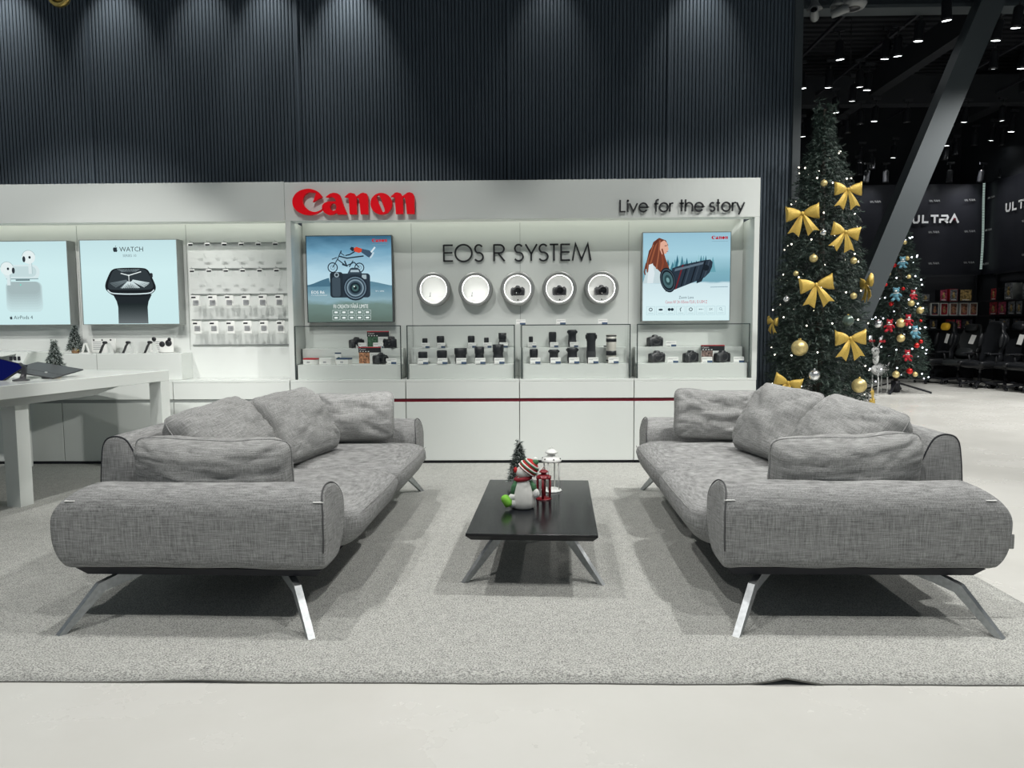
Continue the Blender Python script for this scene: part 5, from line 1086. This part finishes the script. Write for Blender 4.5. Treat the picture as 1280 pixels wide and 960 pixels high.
for k in range(56):
    if k == 0: o0 = MB().box(-.022, .022, -.006, .006, -.007, .007).build('led', lm, t); o = o0
    else: o = o0.copy(); COL.objects.link(o); o.parent = t
    o.location = (-.01 + .012 * math.sin(k * .09), 0, .02 + k * .032)
MB().box(-.012, .012, .007, .014, 0, 1.85).build('strip_backing', 'frame', t)
M['rack'] = mat('black_rack_metal', (.02, .022, .026), .5, .3)
t = thing('shelf_rack', 'black shelf rack under the end wall banner, with boxed toys', 'shelf', (8.2, 15.5, 0))
for x in (-1.3, 0, 1.27): MB().box(x - .02, x + .02, .3, .34, 0, 2.2).build('upright', 'rack', t)
for z in (.55, 1.06, 1.335, 1.63): MB().box(-1.3, 1.25, -.04, .3, z - .025, z, 0, .002).build('shelf_board', 'rack', t)
MB().box(-1.3, 1.25, .26, .3, 2.17, 2.2).build('top_rail', 'rack', t); MB().box(-1.3, 1.25, .34, .36, 0, 2.2).build('back_panel', 'darkwall', t)
t = thing('shelf_rack', 'black shelf rack on the right wall, cut by right photo edge', 'shelf', (9.58, 13.6, 0))
for y in (-1.8, 0, 1.8): MB().box(.06, .1, y - .02, y + .02, 0, 2.2).build('upright', 'rack', t)
for z in (.55, 1.06, 1.335, 1.63): MB().box(-.26, .06, -1.8, 1.8, z - .025, z, 0, .002).build('shelf_board', 'rack', t)
MB().box(-.02, .06, -1.8, 1.8, 2.17, 2.2).build('top_rail', 'rack', t)
def pm(nm, c, v=.9, s=26): M[nm] = mat(nm, c, .45, var=v, vscale=s); return nm
prints = [pm('pink_toy_print', (.36, .05, .10)), pm('red_toy_print', (.33, .03, .04)), pm('brown_figure_print', (.26, .14, .10)), pm('yellow_hero_print', (.34, .24, .09)), pm('dark_toy_print', (.05, .05, .06)), pm('grey_toy_print', (.15, .16, .17))]
def toy_box(label, px0, px1, z, h, frame, pic, side=False, Yp=15.50):
    if side: X = 9.34; f = lambda px: (lambda d: d.y * X / d.x)(fw + rt * ((px - 640) / 920) - up * (-.1)); y1, y0 = f(px0), f(px1); w_ = abs(y1 - y0); loc = (X + .1, (y0 + y1) / 2, z); rz = R(-90)
    else: a, b = at(px0, 380, Yp), at(px1, 380, Yp); w_ = b.x - a.x; loc = ((a.x + b.x) / 2, Yp + .1, z); rz = 0
    t = thing('toy_box', label, 'toy box', loc, rz, 'boxed toys on the shelves')
    MB().box(-w_ / 2, w_ / 2, -.09, .09, 0, h, 0, .002).build('carton', frame, t)
    m_ = .018 if frame == 'cream' else .006
    b = MB(); rect(b, -w_ / 2 + m_, w_ / 2 - m_, m_ * 1.6, h - m_, -.0915); b.build('window_print', pic, t)
    b = MB(); b.sphere((0, -.094, h * .42), (w_ * .2, .003, h * .2), 10, 6); b.sphere((0, -.094, h * .68), (w_ * .13, .003, h * .1), 10, 6); b.build('printed_figure', 'promoskin' if frame == 'cream' else prints[3], t)
    b = MB(); rect(b, -w_ * .3, w_ * .3, h * .08, h * .14, -.092); b.build('title_block', 'cream' if frame != 'cream' else 'cardred', t)
    return t
for i, (a, b, h, fr, pc, nm) in enumerate(((1139, 1149, .16, 'rack', 4, 'dark'), (1151, 1162, .15, 'rack', 5, 'grey'), (1175, 1184, .24, 'rack', 0, 'pink'), (1187, 1197, .25, 'cardred', 5, 'red and white'), (1200, 1214.5, .24, 'rack', 3, 'yellow'))):
    toy_box('%s boxed toy, %s from left on the top rack shelf' % (nm, ORD[i]), a, b, 1.632, h, fr, prints[pc])
for i, (a, b, fr, pc) in enumerate(((1149, 1161, 'rack', 4), (1164, 1174.3, 'cream', 4), (1176, 1186, 'cream', 1), (1187.7, 1197.5, 'cream', 2), (1200.5, 1211, 'cream', 2), (1212.7, 1222.5, 'cream', 2))):
    toy_box('%s boxed toy, %s from left on the middle rack shelf' % ('dark' if fr == 'rack' else 'white framed', ORD[i]), a, b, 1.337, .262, fr, prints[pc])
for i, (a, b, pc) in enumerate(((1163, 1173, 4), (1183, 1195, 1), (1196, 1203, 0), (1204, 1217, 4))): toy_box('dark boxed toy, %s from left on the low rack shelf' % ORD[i], a, b, 1.062, .2, 'rack', prints[pc])
for i, (a, b, z, h, fr, pc) in enumerate(((1237, 1244, 1.632, .24, 'rack', 1), (1254, 1264, 1.632, .32, 'lbframe', 5), (1276, 1290, 1.632, .28, 'lbframe', 5))): toy_box('boxed toy, %s from left on the top right-wall shelf' % ORD[i], a, b, z, h, fr, prints[pc], True)
for i, (a, b, pc) in enumerate(((1236, 1246, 1), (1247, 1257, 0), (1259, 1268, 5), (1269, 1277, 5))): toy_box('dark boxed toy, %s from left on the middle right-wall shelf' % ORD[i], a, b, 1.337, .26, 'rack', prints[pc], True)
for i, (a, b, pc) in enumerate(((1236, 1244, 5), (1249, 1262, 5), (1266, 1276, 4))): toy_box('dark boxed toy, %s from left on the low right-wall shelf' % ORD[i], a, b, 1.062, .2, 'rack', prints[pc], True)
M['leather'] = mat('black_leatherette', (.009, .010, .012), .42, spec=.3); M['leather2'] = mat('charcoal_leatherette', (.020, .023, .024), .42, spec=.35); M['yellow'] = mat('yellow_pillow_cloth', (.72, .42, .02), .7)
def gaming_chair(label, px, py, rz, fab='leather', tagc=True, pill=None, recl=14, spill=None):
    q = on(px, py, 0); t = thing('gaming_chair', label, 'gaming chair', (q.x, q.y, 0), R(rz), 'gaming chairs before the shelves')
    st = MB()
    for k in range(5):
        a = k * 2 * PI / 5 + .3; c_, s_ = math.cos(a), math.sin(a)
        MB().loops([[(c_ * r - s_ * w_, s_ * r + c_ * w_, z + h) for w_, h in ((-.03, -.02), (.03, -.02), (.025, .02), (-.025, .02))] for r, z in ((.03, .13), (.18, .115), (.32, .085))], 0, False).build('base_arm', 'black', t)
        MB().lathe([(.03, -.022), (.032, -.01), (.032, .01), (.03, .022)], 14, 0, TR((c_ * .32, s_ * .32, .032), (R(90), 0, a))).build('caster', 'blackg', t)
    MB().lathe([(.032, .10), (.032, .24), (.02, .24), (.02, .36), (.06, .37), (.06, .40)], 14).build('gas_lift', 'black', t)
    MB().sphere((0, -.01, .455), (.27, .27, .065), 24, 10, e=.5).build('seat', fab, t)
    for e in (-1, 1): MB().sphere((e * .245, -.03, .49), (.055, .25, .05), 14, 8, e=.6).build('seat_bolster', fab, t)
    B = TR((0, .22, .45), (R(-recl), 0, 0))
    out = smooth_path([(-.20, 0), (-.24, .12), (-.21, .26), (-.28, .42), (-.29, .56), (-.20, .66), (-.17, .80), (-.10, .86), (.10, .86), (.17, .80), (.20, .66), (.29, .56), (.28, .42), (.21, .26), (.24, .12), (.20, 0)], 3)
    L = [[(x * k, y, .43 + (z - .43) * k) for x, z in out] for y, k in ((-.045, .86), (-.055, .93), (-.03, 1), (.03, 1), (.05, .93))]
    b = MB().loops(L, 0, True, True, B).build('backrest', fab, t)
    for e in (-1, 1):
        MB().sphere((e * .235, -.075, .47), (.05, .055, .15), 10, 8, 0, B).build('wing', fab, b)
        MB().tube([(e * .27, .06, .47), (e * .31, .05, .56), (e * .31, .02, .66)], .02, 6).build('arm_post', 'black', t)
        MB().box(e * .31 - .045, e * .31 + .045, -.14, .13, .66, .69, 0, .01).build('armrest', 'black', t)
    if pill: MB().sphere((0, -.10, .74), (.13, .05, .08), 14, 8, 0, B, .7).build('head_pillow', pill, t)
    if spill: MB().sphere((0, -.10, .18), (.19, .06, .10), 14, 8, 0, B, .7).build('lumbar_pillow', spill, t)
    t.scale = (.93, .93, .93)
    if tagc: MB().box(-.05, .05, -.066, -.064, .40, .60, 0, 0, TR((0, .22, .45), (R(-recl), R(8), 0))).build('paper_tag', 'cream', t)
    return t
gaming_chair('black gaming chair with yellow head pillow beside the distant tree', 1165, 479, -85, 'leather', True, 'yellow', 10)
gaming_chair('charcoal gaming chair with head and lumbar pillows and paper tag', 1197, 480.5, -58, 'leather2', True, 'leather2', 24, 'leather2')
gaming_chair('plain black gaming chair in the middle of the row', 1224, 485, -75, 'leather', False, None, 10)
gaming_chair('black gaming chair with paper tag near the right photo edge', 1256, 486, -70, 'leather', True, 'leather', 12)
gaming_chair('black gaming chair cut by the right photo edge', 1283, 490, -75, 'leather', False, None, 10)

# ------------------------------------------------------------------ ceiling spotlights of the hall
M['lamp'] = emat('lamp_lens', (.95, 1, 1), 9)
lp = [(360, 300), (583, 297), (648, 283), (750, 208), (893, 105), (1138, 205), (1237, 142), (1030, 270), (1125, 347), (1267, 345), (173, 444), (300, 440), (458, 437), (494, 453), (420, 507), (340, 565), (462, 623), (530, 608), (693, 615), (980, 612), (1168, 605), (1215, 660), (1114, 704), (397, 668), (357, 695), (175, 684), (625, 790), (459, 812), (520, 848), (456, 878), (488, 915), (588, 915), (395, 912), (788, 913), (905, 913), (893, 730), (1030, 730), (1170, 730), (935, 778), (882, 802), (815, 810), (1166, 886), (1058, 914)]
rows = [('top', 0, 160), ('second', 160, 320), ('third', 320, 460), ('fourth', 460, 640), ('fifth', 640, 760), ('sixth', 760, 900), ('lowest', 900, 999)]
L0 = None
for nm, a, b in rows:
    for i, (x, y) in enumerate(sorted([q for q in lp if a <= q[1] < b])):
        px, py = 960 + x / 4, y / 4; Y = min(15.6, 3.75 * 920 / (408 - py)); q = at(px, py, Y)
        lab = 'lit black ceiling spotlight, %s from left in the %s row over the hall' % (ORD[i], nm)
        if L0 is None:
            L0 = t = thing('ceiling_spotlight', lab, 'spotlight', q, 0, 'ceiling spotlights over the dark hall')
            MB().lathe([(.044, .004), (.05, 0), (.05, .03), (.046, .035), (.046, .19), (.03, .21), (.012, .215)], 16).build('housing', 'black', t)
            MB().lathe([(.001, .0035), (.042, .0035), (.042, .012), (.001, .012)], 16).build('lens', 'lamp', t)
            MB().tube([(0, 0, .21), (0, 0, .30)], .010, 6).build('stem', 'black', t); MB().box(-.06, .06, -.018, .018, .30, .335).build('track_adapter', 'black', t)
            o = t
        else: o = dup(L0, lab, q)
        o.rotation_euler = (R(7 + (i * 5) % 7), R(-6 + (i * 7) % 13), 0); o.scale = (1.2, 1.2, 1.2)
for i, x in enumerate((3.35, 4.35, 5.35, 6.37, 7.45, 8.6)):
    t = thing('lighting_track', 'thin black lighting track under the hall ceiling, %s from left' % ORD[i], 'track', (x, 12.6, 5.38), 0, 'lighting tracks under the hall ceiling')
    MB().box(-.02, .02, -2.9, 3.1, -.02, .02).build('rail', 'frame', t)
    for y in (-2.2, 0, 2.4): MB().tube([(0, y, .02), (0, y, .86)], .006, 5).build('suspension_rod', 'frame', t)
# security cameras at the end of the ribbed wall
M['camgrey'] = mat('grey_camera_housing', (.20, .21, .21), .45)
q0 = at(1018, 6, 7.5)
for lab, px, py, ry in (('left one of two grey security cameras at the top of the ribbed wall end', 1018, 19, 200), ('right one of two grey security cameras at the top of the ribbed wall end', 1047, 15, 25)):
    q = at(px, py, 7.5); t = thing('security_camera', lab, 'security camera', q, 0, 'security cameras')
    T = TR((0, 0, 0), (R(78), 0, R(-25 if ry > 90 else 60)))
    MB().lathe([(.001, -.06), (.036, -.06), (.04, -.05), (.04, .10), (.034, .105), (.032, .09), (.001, .09)], 18, 0, T).build('housing', 'camgrey', t); MB().lathe([(.001, .088), (.028, .088), (.028, .091), (.001, .092)], 16, 0, T).build('lens', 'blackg', t)
    MB().lathe([(.075, .055), (.06, .075), (.035, .12), (.028, .2), (.028, .42)], 18).build('mount', 'camgrey', t)
    MB().tube([(0, 0, .0), (0, 0, .08)], .016, 8).build('joint', 'camgrey', t)
q = at(1066, 3, 7.5)
t = thing('ceiling_speaker', 'round dark speaker beside the security cameras, cut by the top photo edge', 'speaker', q, 0)
MB().lathe([(.07, -.06), (.11, -.055), (.13, -.02), (.12, .04), (.05, .12), (.03, .4)], 22).build('shell', 'camgrey', t); MB().lathe([(.001, -.058), (.07, -.06), (.07, -.063), (.001, -.064)], 18).build('grille', 'black', t)
t = thing('camera_bracket', 'dark bracket bar above the security cameras', 'bracket', (2.49, 7.0, q.z + .38), 0)
MB().box(-.04, .72, -.06, .62, 0, .04).build('bracket_bar', 'frame', t)
# gold foil balloon at the upper left
q = at(74, -6, 6.5)
t = thing('foil_balloon', 'round gold foil balloon cut by the top photo edge at left', 'balloon', q, 0)
MB().tube([(.075 * math.cos(a), 0, .075 * math.sin(a)) for a in [i * PI / 16 for i in range(33)]], .028, 10, cap=False).build('rim', 'gold', t)
MB().sphere((0, .0, 0), (.062, .03, .062), 18, 10).build('centre', 'gold', t)
MB().tube([(0, 0, .09), (0, 0, 1.0)], .002, 4).build('thread', 'wire', t)
